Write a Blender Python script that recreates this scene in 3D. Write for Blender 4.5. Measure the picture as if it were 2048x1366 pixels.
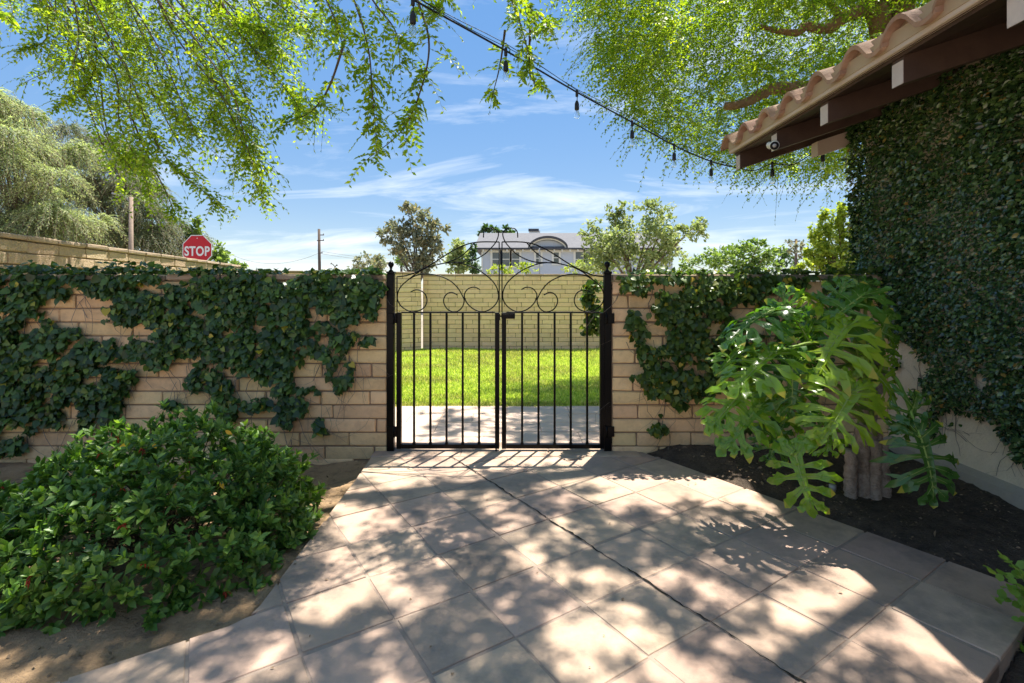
import bpy, math, random
import numpy as np
from mathutils import Vector, Matrix
random.seed(7); rng = np.random.default_rng(11)
S = bpy.context.scene
C = S.collection
for o in list(bpy.data.objects): bpy.data.objects.remove(o)

# ------------------------------------------------------------------ camera
EYE = 1.23; HOR = 575.0; FPX = 1000.0
cam = bpy.data.cameras.new('camera'); cam_o = bpy.data.objects.new('camera', cam); C.objects.link(cam_o)
cam_o.location = (0, 0, EYE); cam_o.rotation_euler = (math.radians(90), 0, 0)
cam.sensor_width = 36; cam.lens = FPX / 2048 * 36; cam.shift_y = -(683 - HOR) / 2048
cam.clip_start = 0.05; cam.clip_end = 2000
S.camera = cam_o
# ------------------------------------------------------------------ light
SUN_EL = math.radians(69.5); SUN_AZ = math.radians(27.0)      # azimuth to the right of straight ahead
sv = Vector((math.sin(SUN_AZ) * math.cos(SUN_EL), math.cos(SUN_AZ) * math.cos(SUN_EL), math.sin(SUN_EL)))
sl = bpy.data.lights.new('sun', 'SUN'); sl.energy = 2.85; sl.angle = math.radians(0.53); sl.color = (1, .94, .84)
so = bpy.data.objects.new('sun', sl); C.objects.link(so); so.location = sv * 60
so.rotation_euler = sv.to_track_quat('Z', 'Y').to_euler()
W = bpy.data.worlds.new('World'); S.world = W; W.use_nodes = True
wn = W.node_tree; wn.nodes.clear()
def N(nt, t, **k):
    n = nt.nodes.new(t)
    for a, b in k.items(): setattr(n, a, b)
    return n
def build_world():
    L = wn.links.new
    out = N(wn, 'ShaderNodeOutputWorld'); bg = N(wn, 'ShaderNodeBackground'); bg.inputs[1].default_value = 0.076
    sky = N(wn, 'ShaderNodeTexSky', sky_type='NISHITA'); sky.sun_disc = False
    sky.sun_elevation = SUN_EL; sky.sun_rotation = SUN_AZ; sky.air_density = 1.0; sky.dust_density = .0; sky.ozone_density = 2.5; sky.altitude = 900
    tc = N(wn, 'ShaderNodeTexCoord'); sep = N(wn, 'ShaderNodeSeparateXYZ'); L(tc.outputs['Generated'], sep.inputs[0])
    zz = N(wn, 'ShaderNodeMath', operation='MAXIMUM'); L(sep.outputs[2], zz.inputs[0]); zz.inputs[1].default_value = 0
    za = N(wn, 'ShaderNodeMath', operation='ADD'); L(zz.outputs[0], za.inputs[0]); za.inputs[1].default_value = .16
    dx = N(wn, 'ShaderNodeMath', operation='DIVIDE'); L(sep.outputs[0], dx.inputs[0]); L(za.outputs[0], dx.inputs[1])
    dy = N(wn, 'ShaderNodeMath', operation='DIVIDE'); L(sep.outputs[1], dy.inputs[0]); L(za.outputs[0], dy.inputs[1])
    cb = N(wn, 'ShaderNodeCombineXYZ'); L(dx.outputs[0], cb.inputs[0]); L(dy.outputs[0], cb.inputs[1])
    mp = N(wn, 'ShaderNodeMapping'); L(cb.outputs[0], mp.inputs[0]); mp.inputs['Rotation'].default_value = (0, 0, .35); mp.inputs['Scale'].default_value = (.55, 1.15, 1); mp.inputs['Location'].default_value = (3.1, 1.7, 0)
    n1 = N(wn, 'ShaderNodeTexNoise'); L(mp.outputs[0], n1.inputs['Vector']); n1.inputs['Scale'].default_value = 1.25; n1.inputs['Detail'].default_value = 11; n1.inputs['Roughness'].default_value = .62; n1.inputs['Distortion'].default_value = .9
    mp2 = N(wn, 'ShaderNodeMapping'); L(cb.outputs[0], mp2.inputs[0]); mp2.inputs['Rotation'].default_value = (0, 0, -.5); mp2.inputs['Scale'].default_value = (.5, 1.6, 1)
    n2 = N(wn, 'ShaderNodeTexNoise'); L(mp2.outputs[0], n2.inputs['Vector']); n2.inputs['Scale'].default_value = .55; n2.inputs['Detail'].default_value = 3
    ad = N(wn, 'ShaderNodeMath', operation='MULTIPLY_ADD'); L(n2.outputs[0], ad.inputs[0]); ad.inputs[1].default_value = .75; L(n1.outputs[0], ad.inputs[2])
    rp = N(wn, 'ShaderNodeMapRange'); L(ad.outputs[0], rp.inputs[0]); rp.inputs[1].default_value = .87; rp.inputs[2].default_value = 1.16; rp.inputs[3].default_value = 0.0; rp.inputs[4].default_value = .85
    hs = N(wn, 'ShaderNodeHueSaturation'); hs.inputs['Saturation'].default_value = 2.75; hs.inputs['Value'].default_value = 1.72; hs.inputs['Hue'].default_value = .512; gm = N(wn, 'ShaderNodeGamma'); gm.inputs[1].default_value = .28; L(sky.outputs[0], gm.inputs[0]); L(gm.outputs[0], hs.inputs['Color'])
    mx = N(wn, 'ShaderNodeMixRGB'); L(rp.outputs[0], mx.inputs[0]); L(hs.outputs[0], mx.inputs[1]); mx.inputs[2].default_value = (4.0, 4.2, 4.4, 1)
    L(mx.outputs[0], bg.inputs[0]); L(bg.outputs[0], out.inputs[0])
build_world()
S.view_settings.view_transform = 'Standard'; S.view_settings.look = 'None'; S.view_settings.gamma = 1
S.view_settings.exposure = 2.08; S.view_settings.use_curve_mapping = False
S.cycles.use_denoising = True; S.cycles.max_bounces = 10; S.cycles.diffuse_bounces = 6; S.cycles.glossy_bounces = 3
S.cycles.transmission_bounces = 6; S.cycles.transparent_max_bounces = 8; S.cycles.caustics_reflective = False; S.cycles.caustics_refractive = False

# ------------------------------------------------------------------ helpers
def P(px, py, Y): return Vector(((px - 1024) / FPX * Y, Y, EYE + (HOR - py) / FPX * Y))
def tag(o, label=None, cat=None, group=None, kind=None):
    if label: o['label'] = label
    if cat: o['category'] = cat
    if group: o['group'] = group
    if kind: o['kind'] = kind
    return o
def par(o, parent):
    if parent is not None:
        o.parent = parent
        if parent.type == 'EMPTY': o.matrix_parent_inverse = Matrix.Translation(-Vector(parent.location))
    return o
def link(name, me, parent=None):
    o = bpy.data.objects.new(name, me); C.objects.link(o); return par(o, parent)
def thing(name, loc, label, cat, group=None):
    o = bpy.data.objects.new(name, None); o.empty_display_size = .1; C.objects.link(o); o.location = loc
    return tag(o, label, cat, group)
def np_mesh(name, V, F, mat=None, smooth=False):
    """V (n,3), F (m,k) uniform polygons"""
    me = bpy.data.meshes.new(name); V = np.asarray(V, np.float32); F = np.asarray(F, np.int32)
    k = F.shape[1]; m = len(F)
    me.vertices.add(len(V)); me.vertices.foreach_set('co', V.ravel())
    me.loops.add(m * k); me.loops.foreach_set('vertex_index', F.ravel())
    me.polygons.add(m); me.polygons.foreach_set('loop_start', np.arange(0, m * k, k, dtype=np.int32))
    me.polygons.foreach_set('loop_total', np.full(m, k, np.int32))
    if smooth: me.polygons.foreach_set('use_smooth', np.ones(m, bool))
    me.update(calc_edges=True)
    if mat: me.materials.append(mat)
    return me
class MB:
    def __init__(s): s.v = []; s.f = []
    def add(s, v, f):
        n = len(s.v); s.v += [tuple(p) for p in v]; s.f += [tuple(i + n for i in q) for q in f]; return s
    def box(s, x0, x1, y0, y1, z0, z1, b=0.0):
        if b <= 0:
            v = [(x, y, z) for x in (x0, x1) for y in (y0, y1) for z in (z0, z1)]
            f = [(0, 1, 3, 2), (4, 6, 7, 5), (0, 4, 5, 1), (2, 3, 7, 6), (0, 2, 6, 4), (1, 5, 7, 3)]
            return s.add(v, f)
        v, f = chamfer(x1 - x0, y1 - y0, z1 - z0, b); c = ((x0 + x1) / 2, (y0 + y1) / 2, (z0 + z1) / 2)
        return s.add([(p[0] + c[0], p[1] + c[1], p[2] + c[2]) for p in v], f)
    def obox(s, a, b, w, h, up=(0, 0, 1)):
        a = Vector(a); b = Vector(b); d = (b - a).normalized(); sd = d.cross(Vector(up)).normalized(); u = sd.cross(d)
        v = []
        for p in (a, b):
            for i, j in ((-1, -1), (1, -1), (1, 1), (-1, 1)): v.append(p + sd * (i * w / 2) + u * (j * h / 2))
        return s.add(v, [(3, 2, 1, 0), (4, 5, 6, 7), (0, 1, 5, 4), (1, 2, 6, 5), (2, 3, 7, 6), (3, 0, 4, 7)])
    def tube(s, pts, r, n=6, cap=True):
        pts = [Vector(p) for p in pts]; m = len(pts)
        rs = [r] * m if not hasattr(r, '__len__') else list(r)
        v = []; f = []; up = Vector((0, 0, 1)); prev = None
        for i in range(m):
            d = (pts[min(i + 1, m - 1)] - pts[max(i - 1, 0)])
            d = d.normalized() if d.length > 1e-9 else Vector((0, 0, 1))
            if prev is None:
                a = d.cross(up);
                if a.length < .05: a = d.cross(Vector((1, 0, 0)))
            else: a = prev - d * prev.dot(d)
            a.normalize(); prev = a; b = d.cross(a)
            for k in range(n):
                t = 2 * math.pi * k / n; v.append(pts[i] + (a * math.cos(t) + b * math.sin(t)) * rs[i])
        for i in range(m - 1):
            for k in range(n): f.append((i * n + k, i * n + (k + 1) % n, (i + 1) * n + (k + 1) % n, (i + 1) * n + k))
        if cap: f.append(tuple(range(n))[::-1]); f.append(tuple((m - 1) * n + k for k in range(n)))
        return s.add(v, f)
    def lathe(s, c, prof, n=14, axis=(0, 0, 1)):
        c = Vector(c); ax = Vector(axis).normalized(); a = ax.orthogonal().normalized(); b = ax.cross(a)
        v = []; f = []
        for r, z in prof:
            for k in range(n):
                t = 2 * math.pi * k / n; v.append(c + ax * z + (a * math.cos(t) + b * math.sin(t)) * r)
        for i in range(len(prof) - 1):
            for k in range(n): f.append((i * n + k, i * n + (k + 1) % n, (i + 1) * n + (k + 1) % n, (i + 1) * n + k))
        return s.add(v, f)
    def build(s, name, mat, parent=None, smooth=False):
        me = bpy.data.meshes.new(name); me.from_pydata(s.v, [], s.f); me.validate()
        if smooth: me.polygons.foreach_set('use_smooth', np.ones(len(me.polygons), bool))
        me.materials.append(mat); return link(name, me, parent)
def chamfer(sx, sy, sz, b):
    """bevelled box, 44 triangles"""
    V = []; idx = {}
    for i in (-1, 1):
        for j in (-1, 1):
            for k in (-1, 1):
                for ax in range(3):
                    p = [i * sx / 2, j * sy / 2, k * sz / 2]
                    for q in range(3):
                        if q != ax: p[q] -= (i, j, k)[q] * b
                    idx[(i, j, k, ax)] = len(V); V.append(tuple(p))
    F = []
    def quad(l): F.append(tuple(l))
    for ax in range(3):
        o = [q for q in range(3) if q != ax]
        for sg in (-1, 1):
            l = []
            for u, w in ((-1, -1), (1, -1), (1, 1), (-1, 1)):
                c = [0, 0, 0]; c[ax] = sg; c[o[0]] = u; c[o[1]] = w; l.append(idx[(*c, ax)])
            quad(l)
    for ax in range(3):
        o = [q for q in range(3) if q != ax]
        for u in (-1, 1):
            for w in (-1, 1):
                c0 = [0] * 3; c1 = [0] * 3; c0[ax] = -1; c1[ax] = 1
                for c in (c0, c1): c[o[0]] = u; c[o[1]] = w
                quad([idx[(*c0, o[0])], idx[(*c1, o[0])], idx[(*c1, o[1])], idx[(*c0, o[1])]])
    for i in (-1, 1):
        for j in (-1, 1):
            for k in (-1, 1): quad([idx[(i, j, k, 0)], idx[(i, j, k, 1)], idx[(i, j, k, 2)]])
    cen = Vector((0, 0, 0)); G = []
    for q in F:
        a, b_, c = (Vector(V[i]) for i in q[:3]); n = (b_ - a).cross(c - a); m = sum((Vector(V[i]) for i in q), Vector()) / len(q)
        G.append(q if n.dot(m - cen) > 0 else q[::-1])
    return V, G
def vnoise(p, sc, seed=0):
    """cheap value noise on (n,2) or (n,3) arrays"""
    p = np.asarray(p, float) * sc
    if p.shape[1] == 2: p = np.c_[p, np.zeros(len(p))]
    i = np.floor(p).astype(np.int64); f = p - i; f = f * f * (3 - 2 * f)
    def h(a):
        x = (a[:, 0] * 73856093) ^ (a[:, 1] * 19349663) ^ (a[:, 2] * 83492791) ^ (seed * 2654435761)
        x = (x ^ (x >> 13)) * 1274126177; x = x & 0x7fffffff
        return ((x >> 5) & 0xffff) / 65535.0
    r = 0
    for a in (0, 1):
        for b in (0, 1):
            for c in (0, 1):
                w = (f[:, 0] if a else 1 - f[:, 0]) * (f[:, 1] if b else 1 - f[:, 1]) * (f[:, 2] if c else 1 - f[:, 2])
                r = r + w * h(i + np.array([a, b, c]))
    return r
def unit(a): return a / np.maximum(np.linalg.norm(a, axis=-1, keepdims=True), 1e-9)
def rdir(n):
    return unit(rng.normal(size=(n, 3)))

# ------------------------------------------------------------------ materials
MATS = {}
def newmat(name):
    m = bpy.data.materials.new(name); m.use_nodes = True; nt = m.node_tree; nt.nodes.clear()
    out = N(nt, 'ShaderNodeOutputMaterial'); return m, nt, out
def rgba(c): return (c[0], c[1], c[2], 1)
def surf(name, c1, c2, rough=.8, scale=6, bump=.3, bscale=60, per_obj=0.0, detail=6, c3=None, s3=2.0, f3=.5, spec=.3, metal=0.0, hue=0.0, bdist=.01, coords='Object', w3=False):
    m, nt, out = newmat(name); L = nt.links.new
    tc = N(nt, 'ShaderNodeNewGeometry') if coords == 'World' else N(nt, 'ShaderNodeTexCoord')
    vec = tc.outputs['Position'] if coords == 'World' else tc.outputs['Object']
    oi = N(nt, 'ShaderNodeObjectInfo')
    if coords != 'World':
        va = N(nt, 'ShaderNodeVectorMath', operation='MULTIPLY_ADD'); L(oi.outputs['Random'], va.inputs[0]); va.inputs[1].default_value = (37, 53, 71); L(vec, va.inputs[2]); vec = va.outputs[0]
    n = N(nt, 'ShaderNodeTexNoise'); L(vec, n.inputs['Vector']); n.inputs['Scale'].default_value = scale; n.inputs['Detail'].default_value = detail; n.inputs['Roughness'].default_value = .65
    mr = N(nt, 'ShaderNodeMapRange'); L(n.outputs[0], mr.inputs[0]); mr.inputs[1].default_value = .32; mr.inputs[2].default_value = .68
    mx = N(nt, 'ShaderNodeMixRGB'); L(mr.outputs[0], mx.inputs[0]); mx.inputs[1].default_value = rgba(c1); mx.inputs[2].default_value = rgba(c2); col = mx.outputs[0]
    if c3:
        n3 = N(nt, 'ShaderNodeTexNoise'); gp3 = N(nt, 'ShaderNodeNewGeometry'); L(gp3.outputs['Position'] if w3 else vec, n3.inputs['Vector']); n3.inputs['Scale'].default_value = s3; n3.inputs['Detail'].default_value = 8; n3.inputs['Roughness'].default_value = .7
        m3 = N(nt, 'ShaderNodeMapRange'); L(n3.outputs[0], m3.inputs[0]); m3.inputs[1].default_value = .48; m3.inputs[2].default_value = .68; m3.inputs[4].default_value = f3
        x3 = N(nt, 'ShaderNodeMixRGB'); L(m3.outputs[0], x3.inputs[0]); L(col, x3.inputs[1]); x3.inputs[2].default_value = rgba(c3); col = x3.outputs[0]
    if per_obj or hue:
        hs = N(nt, 'ShaderNodeHueSaturation'); L(col, hs.inputs['Color'])
        pr = N(nt, 'ShaderNodeMapRange'); L(oi.outputs['Random'], pr.inputs[0]); pr.inputs[3].default_value = 1 - per_obj; pr.inputs[4].default_value = 1 + per_obj; L(pr.outputs[0], hs.inputs['Value'])
        if hue:
            wn2 = N(nt, 'ShaderNodeTexWhiteNoise', noise_dimensions='1D'); L(oi.outputs['Random'], wn2.inputs['W'])
            hr = N(nt, 'ShaderNodeMapRange'); L(wn2.outputs[0], hr.inputs[0]); hr.inputs[3].default_value = .5 - hue; hr.inputs[4].default_value = .5 + hue; L(hr.outputs[0], hs.inputs['Hue'])
        col = hs.outputs[0]
    b = N(nt, 'ShaderNodeBsdfPrincipled'); L(col, b.inputs['Base Color']); b.inputs['Roughness'].default_value = rough
    b.inputs['Specular IOR Level'].default_value = spec; b.inputs['Metallic'].default_value = metal
    if bump:
        bn = N(nt, 'ShaderNodeTexNoise'); L(vec, bn.inputs['Vector']); bn.inputs['Scale'].default_value = bscale; bn.inputs['Detail'].default_value = 5; bn.inputs['Roughness'].default_value = .7
        bp = N(nt, 'ShaderNodeBump'); L(bn.outputs[0], bp.inputs['Height']); bp.inputs['Strength'].default_value = bump; bp.inputs['Distance'].default_value = bdist; L(bp.outputs[0], b.inputs['Normal'])
    L(b.outputs[0], out.inputs[0]); MATS[name] = m; return m
def leafmat(name, cols, rough=.45, trans=.35, tcol=None, spec=.4, coat=0.0, per_obj=False):
    m, nt, out = newmat(name); L = nt.links.new
    g = N(nt, 'ShaderNodeNewGeometry'); oi = N(nt, 'ShaderNodeObjectInfo')
    a = N(nt, 'ShaderNodeMath', operation='ADD'); a.inputs[0].default_value = 0
    if not per_obj: L(g.outputs['Random Per Island'], a.inputs[0])
    L(oi.outputs['Random'], a.inputs[1])
    fr = N(nt, 'ShaderNodeMath', operation='FRACT'); L(a.outputs[0], fr.inputs[0])
    cr = N(nt, 'ShaderNodeValToRGB'); L(fr.outputs[0], cr.inputs[0])
    el = cr.color_ramp.elements
    for i, (p, c) in enumerate(cols):
        if i < 2: e = el[i]; e.position = p
        else: e = el.new(p)
        e.color = rgba(c)
    b = N(nt, 'ShaderNodeBsdfPrincipled'); L(cr.outputs[0], b.inputs['Base Color']); b.inputs['Roughness'].default_value = rough; b.inputs['Specular IOR Level'].default_value = spec
    b.inputs['Coat Weight'].default_value = coat; b.inputs['Coat Roughness'].default_value = .25
    t = N(nt, 'ShaderNodeBsdfTranslucent')
    mu = N(nt, 'ShaderNodeMixRGB', blend_type='MULTIPLY'); mu.inputs[0].default_value = 1; L(cr.outputs[0], mu.inputs[1]); mu.inputs[2].default_value = rgba(tcol or (2.0, 2.2, .9)); L(mu.outputs[0], t.inputs[0])
    ms = N(nt, 'ShaderNodeMixShader'); ms.inputs[0].default_value = trans; L(b.outputs[0], ms.inputs[1]); L(t.outputs[0], ms.inputs[2]); L(ms.outputs[0], out.inputs[0])
    MATS[name] = m; return m
M_soil_l = surf('soil_light', (.30, .195, .105), (.43, .29, .165), .95, 3, .9, 55, c3=(.12, .085, .055), s3=9, f3=.7, coords='World', bdist=.02)
M_soil_d = surf('soil_dark', (.060, .045, .034), (.15, .11, .078), .95, 14, 1.0, 70, c3=(.15, .12, .09), s3=60, f3=.5, coords='World', bdist=.03)
M_ground = surf('ground', (.22, .19, .14), (.30, .26, .20), .95, .3, .2, 10, coords='World')
M_tile = surf('paving_tile', (.51, .36, .26), (.385, .285, .215), .82, 5.5, .40, 110, per_obj=.12, c3=(.21, .17, .14), s3=3.0, f3=.85, hue=.010, bdist=.004, w3=True)
M_tile2 = surf('patio_tile', (.64, .48, .37), (.56, .42, .33), .8, 3.0, .2, 150, per_obj=.06, c3=(.42, .38, .36), s3=3, f3=.5, bdist=.004)
M_grout = surf('grout', (.27, .21, .17), (.38, .29, .225), .9, 12, .4, 120, coords='World', bdist=.006)
M_crack = surf('crack', (.012, .011, .009), (.04, .035, .025), .95, 40, .3, 200, coords='World')
M_block = surf('slump_block', (.82, .585, .315), (.70, .49, .26), .88, 5, .55, 55, per_obj=.13, c3=(.36, .24, .16), s3=14, f3=.35, hue=.012, bdist=.012)
M_block_y = surf('yellow_block', (.96, .71, .50), (.90, .65, .43), .88, 5, .4, 45, per_obj=.08, c3=(.56, .42, .22), s3=8, f3=.35, hue=.008, bdist=.012)
M_block_l = surf('pale_block', (.60, .45, .29), (.52, .38, .24), .88, 5, .9, 30, per_obj=.10, c3=(.40, .29, .19), s3=8, f3=.4, hue=.01, bdist=.03)
M_mortar = surf('mortar', (.25, .175, .115), (.32, .23, .15), .95, 20, .5, 120, coords='World', bdist=.005)
M_mortar_y = surf('mortar_yellow', (.26, .19, .10), (.20, .15, .08), .95, 20, .4, 120, coords='World', bdist=.005)
M_cap = surf('coping_block', (.42, .31, .21), (.33, .25, .175), .9, 6, .6, 45, per_obj=.12, c3=(.20, .165, .13), s3=11, f3=.6, bdist=.012)
M_iron = surf('black_iron', (.002, .002, .0025), (.004, .0035, .004), .30, 20, .05, 180, spec=.13, bdist=.002)
M_stucco = surf('stucco', (.86, .75, .57), (.80, .69, .51), .9, 3, .8, 70, c3=(.45, .38, .29), s3=5, f3=.3, coords='World', bdist=.012)
M_conc = surf('concrete', (.34, .30, .25), (.45, .40, .33), .9, 4, .4, 60, c3=(.22, .2, .16), s3=8, f3=.4, coords='World', bdist=.008)
M_woodd = surf('dark_eave_wood', (.055, .032, .024), (.085, .052, .038), .75, 5, .3, 60, bdist=.004)
M_woodl = surf('beige_trim', (.52, .42, .34), (.47, .38, .31), .7, 4, .25, 60, bdist=.003)
M_tailw = surf('rafter_tail', (.56, .50, .46), (.46, .40, .37), .7, 8, .4, 40, bdist=.004)
M_fascia = surf('fascia_paint', (.40, .30, .195), (.36, .27, .175), .7, 3, .15, 60, bdist=.003)
M_rooft = surf('clay_roof_tile', (.36, .21, .14), (.27, .155, .105), .8, 8, .5, 60, per_obj=.15, c3=(.40, .30, .22), s3=7, f3=.5, hue=.01, bdist=.006)
M_bark = surf('bark', (.16, .11, .075), (.24, .17, .12), .95, 12, .9, 30, coords='World', bdist=.03)
M_elmbark = surf('elm_bark', (.30, .165, .09), (.20, .13, .085), .9, 6, .9, 22, c3=(.38, .26, .17), s3=9, f3=.6, coords='World', bdist=.03)
M_twig = surf('twig', (.07, .05, .03), (.11, .08, .05), .9, 20, 0, coords='World')
M_stem = surf('vine_stem', (.20, .155, .12), (.30, .25, .21), .9, 20, .4, 100, coords='World')
M_philtrunk = surf('philodendron_stem', (.50, .41, .34), (.32, .245, .20), .9, 22, .9, 60, c3=(.14, .095, .07), s3=20, f3=.85, coords='World', bdist=.02)
M_petiole = surf('petiole', (.16, .27, .04), (.24, .34, .07), .45, 8, .1, 50, coords='World')
M_cable = surf('cable_rubber', (.010, .011, .014), (.018, .019, .022), .5, 20, 0)
M_white = surf('white_plastic', (.72, .72, .70), (.66, .66, .64), .4, 10, 0)
M_lens = surf('lens_black', (.01, .01, .012), (.02, .02, .022), .08, 10, 0, spec=.6)
M_red = surf('sign_red', (.55, .018, .03), (.50, .015, .025), .45, 4, 0)
M_signw = surf('sign_white', (.80, .80, .80), (.76, .76, .76), .45, 4, 0)
M_galv = surf('galvanised', (.42, .43, .44), (.34, .35, .36), .5, 10, .1, 60, metal=.3)
M_pole = surf('weathered_pole', (.36, .27, .20), (.28, .21, .16), .9, 6, .5, 20, bdist=.02)
M_poled = surf('utility_pole_wood', (.10, .075, .06), (.14, .105, .085), .9, 6, .4, 20, bdist=.02)
M_siding = surf('blue_siding', (.62, .65, .71), (.58, .61, .67), .7, 3, 0)
M_shingle = surf('grey_shingle', (.17, .17, .18), (.12, .12, .13), .9, 6, .5, 8, c3=(.21, .205, .205), s3=3, f3=.5, coords='World', bdist=.05)
M_trimw = surf('white_trim', (.80, .78, .72), (.76, .74, .68), .6, 3, 0)
M_darktrim = surf('dark_trim', (.06, .06, .07), (.09, .09, .10), .6, 3, 0)
M_pane = surf('window_glass', (.10, .115, .115), (.16, .17, .165), .12, 2, 0, spec=.6)
M_lawn = surf('lawn_soil', (.17, .21, .05), (.24, .27, .07), .9, 8, .5, 60, coords='World')
M_litter = surf('dry_leaf', (.34, .24, .15), (.22, .15, .09), .9, 20, 0, per_obj=.3)
# bulb glass
m, nt, out = newmat('bulb_glass'); g = N(nt, 'ShaderNodeBsdfGlass'); g.inputs['IOR'].default_value = 1.12; g.inputs['Roughness'].default_value = .03; g.inputs[0].default_value = (.97, .97, .97, 1)
tr = N(nt, 'ShaderNodeBsdfTransparent'); mxs = N(nt, 'ShaderNodeMixShader'); mxs.inputs[0].default_value = .55; nt.links.new(tr.outputs[0], mxs.inputs[1]); nt.links.new(g.outputs[0], mxs.inputs[2]); nt.links.new(mxs.outputs[0], out.inputs[0]); M_bulb = m
# leaves
M_elm = leafmat('elm_leaf', [(0, (0.075, 0.144, 0.017)), (.45, (0.127, 0.213, 0.023)), (.8, (0.196, 0.287, 0.032)), (1, (0.287, 0.356, 0.034))], .45, .62, (2.5, 2.3, .6))
M_ivy = leafmat('ivy_leaf', [(0, (0.020, 0.046, 0.014)), (.5, (0.041, 0.092, 0.021)), (.9, (0.086, 0.161, 0.030)), (.988, (0.161, 0.230, 0.034)), (.998, (0.483, 0.356, 0.034))], .36, .18, (2.0, 2.2, .7), .4)
M_ivyr = leafmat('ivy_leaf_light', [(0, (.030, .062, .014)), (.5, (.060, .112, .022)), (.9, (.115, .18, .03)), (.965, (.20, .22, .03)), (.992, (.48, .33, .03))], .42, .28, (2.0, 2.2, .8), .4)
M_fig = leafmat('fig_leaf', [(0, (0.016, 0.038, 0.016)), (.45, (0.043, 0.095, 0.032)), (.8, (0.088, 0.162, 0.049)), (.97, (0.162, 0.243, 0.068)), (.997, (0.351, 0.203, 0.054))], .22, .14, (1.8, 2.0, .7), .7)
M_azan = leafmat('azalea_new_leaf', [(0, (0.106, 0.213, 0.031)), (.6, (0.163, 0.288, 0.044)), (1, (0.250, 0.375, 0.075))], .42, .3, (2.0, 2.1, .7), .4)
M_aza = leafmat('azalea_leaf', [(0, (0.038, 0.095, 0.019)), (.5, (0.068, 0.149, 0.027)), (.85, (0.115, 0.216, 0.041)), (1, (0.155, 0.270, 0.054))], .42, .22, (2.0, 2.2, .7), .4)
M_azared = leafmat('azalea_spent', [(0, (.22, .02, .01)), (1, (.40, .05, .015))], .7, .2, (1.5, 1, 1))
M_yellow = leafmat('yellow_leaf', [(0, (.62, .34, .02)), (1, (.70, .45, .03))], .6, .3, (1.3, 1.2, .8))
M_phil = leafmat('philodendron_leaf', [(0, (.050, .135, .034)), (.35, (.095, .215, .030)), (.7, (.17, .31, .026)), (1, (.31, .42, .032))], .26, .36, (1.9, 2.0, .35), .55, per_obj=True)
M_philtip = leafmat('philodendron_edge', [(0, (.30, .34, .04)), (1, (.42, .38, .05))], .5, .3, (1.4, 1.4, .7))
M_vein = surf('leaf_vein', (.20, .30, .06), (.26, .34, .08), .5, 10, 0, coords='World')
M_weed = leafmat('weed_leaf', [(0, (.12, .25, .04)), (1, (.22, .36, .07))], .5, .4, (1.9, 1.9, .8))
M_grass = leafmat('grass_blade', [(0, (0.238, 0.350, 0.042)), (.5, (0.434, 0.560, 0.098)), (.9, (0.700, 0.756, 0.238)), (1, (0.840, 0.784, 0.392))], .55, .35, (1.7, 1.7, .8))
M_pepper = leafmat('pepper_leaf', [(0, (0.196, 0.253, 0.127)), (.5, (0.322, 0.380, 0.196)), (1, (0.529, 0.552, 0.276))], .6, .42, (1.7, 1.8, 1.1))
M_olive = leafmat('olive_leaf', [(0, (.15, .17, .11)), (.5, (.24, .25, .16)), (.9, (.32, .29, .17)), (1, (.38, .27, .13))], .6, .3, (1.5, 1.6, 1.2))
M_ygreen = leafmat('yellowgreen_leaf', [(0, (.17, .22, .085)), (.5, (.27, .32, .13)), (1, (.42, .44, .20))], .6, .35, (1.6, 1.7, 1.0))
M_mid = leafmat('midgreen_leaf', [(0, (.10, .17, .04)), (.5, (.17, .25, .065)), (1, (.27, .34, .09))], .55, .35, (1.8, 1.9, .9))
M_dark = leafmat('darkgreen_leaf', [(0, (.03, .07, .02)), (.5, (.055, .11, .03)), (1, (.09, .15, .04))], .5, .3, (1.8, 1.9, .9))
M_lime = leafmat('lime_leaf', [(0, (.20, .28, .035)), (.5, (.30, .38, .05)), (1, (.44, .48, .09))], .55, .45, (1.6, 1.6, .7))

# ------------------------------------------------------------------ leaf engine
def leaf_tpl(pts, fold=.18, curl=-.12):
    """pts: half outline [(y,w)...] from base (0) to tip (1); returns verts, tris/quads as two-row strips folded at the midrib"""
    V = []; F = []
    n = len(pts)
    for y, w in pts:
        z = curl * y * y
        V += [(-w, y, z + fold * w), (0, y, z), (w, y, z + fold * w)]
    for i in range(n - 1):
        a = 3 * i; F += [(a, a + 1, a + 4, a + 3), (a + 1, a + 2, a + 5, a + 4)]
    return np.array(V), np.array(F)
T_elm = leaf_tpl([(0, .03), (.4, .23), (1, .01)], .3, -.1)
T_elm2 = (np.array([(0, 0, 0), (-.24, .45, .07), (0, 1, -.1), (.24, .45, .07)]), np.array([(0, 2, 1), (0, 3, 2)]))
T_sliver = leaf_tpl([(0, .05), (.5, .11), (1, .02)], .2, -.15)
T_ivy = (np.array([(0, 0, 0), (-.36, -.10, .07), (-.50, .22, .06), (-.36, .58, .03), (0, 1, -.16), (.36, .58, .03), (.50, .22, .06), (.36, -.10, .07), (0, .35, -.02)]), None)
T_ivyF = np.array([(8, 0, 1, 2), (8, 2, 3, 4), (8, 4, 5, 6), (8, 6, 7, 0)])
T_ivy = (T_ivy[0], T_ivyF)
T_oval = leaf_tpl([(0, .06), (.25, .27), (.6, .30), (1, .03)], .22, -.12)
T_ell = leaf_tpl([(0, .03), (.3, .19), (.62, .225), (1, .01)], .25, -.15)
T_round = leaf_tpl([(0, .22), (.3, .45), (.7, .42), (1, .05)], .15, -.1)
T_heart = leaf_tpl([(-.08, .20), (.15, .42), (.45, .40), (.75, .20), (1, .01)], .12, -.18)
T_card = leaf_tpl([(0, .1), (.5, .34), (1, .06)], .25, -.1)
T_blade = (np.array([(-.06, 0, 0), (.06, 0, 0), (.02, 1, 0), (-.02, 1, 0)]), np.array([(0, 1, 2, 3)]))
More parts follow.
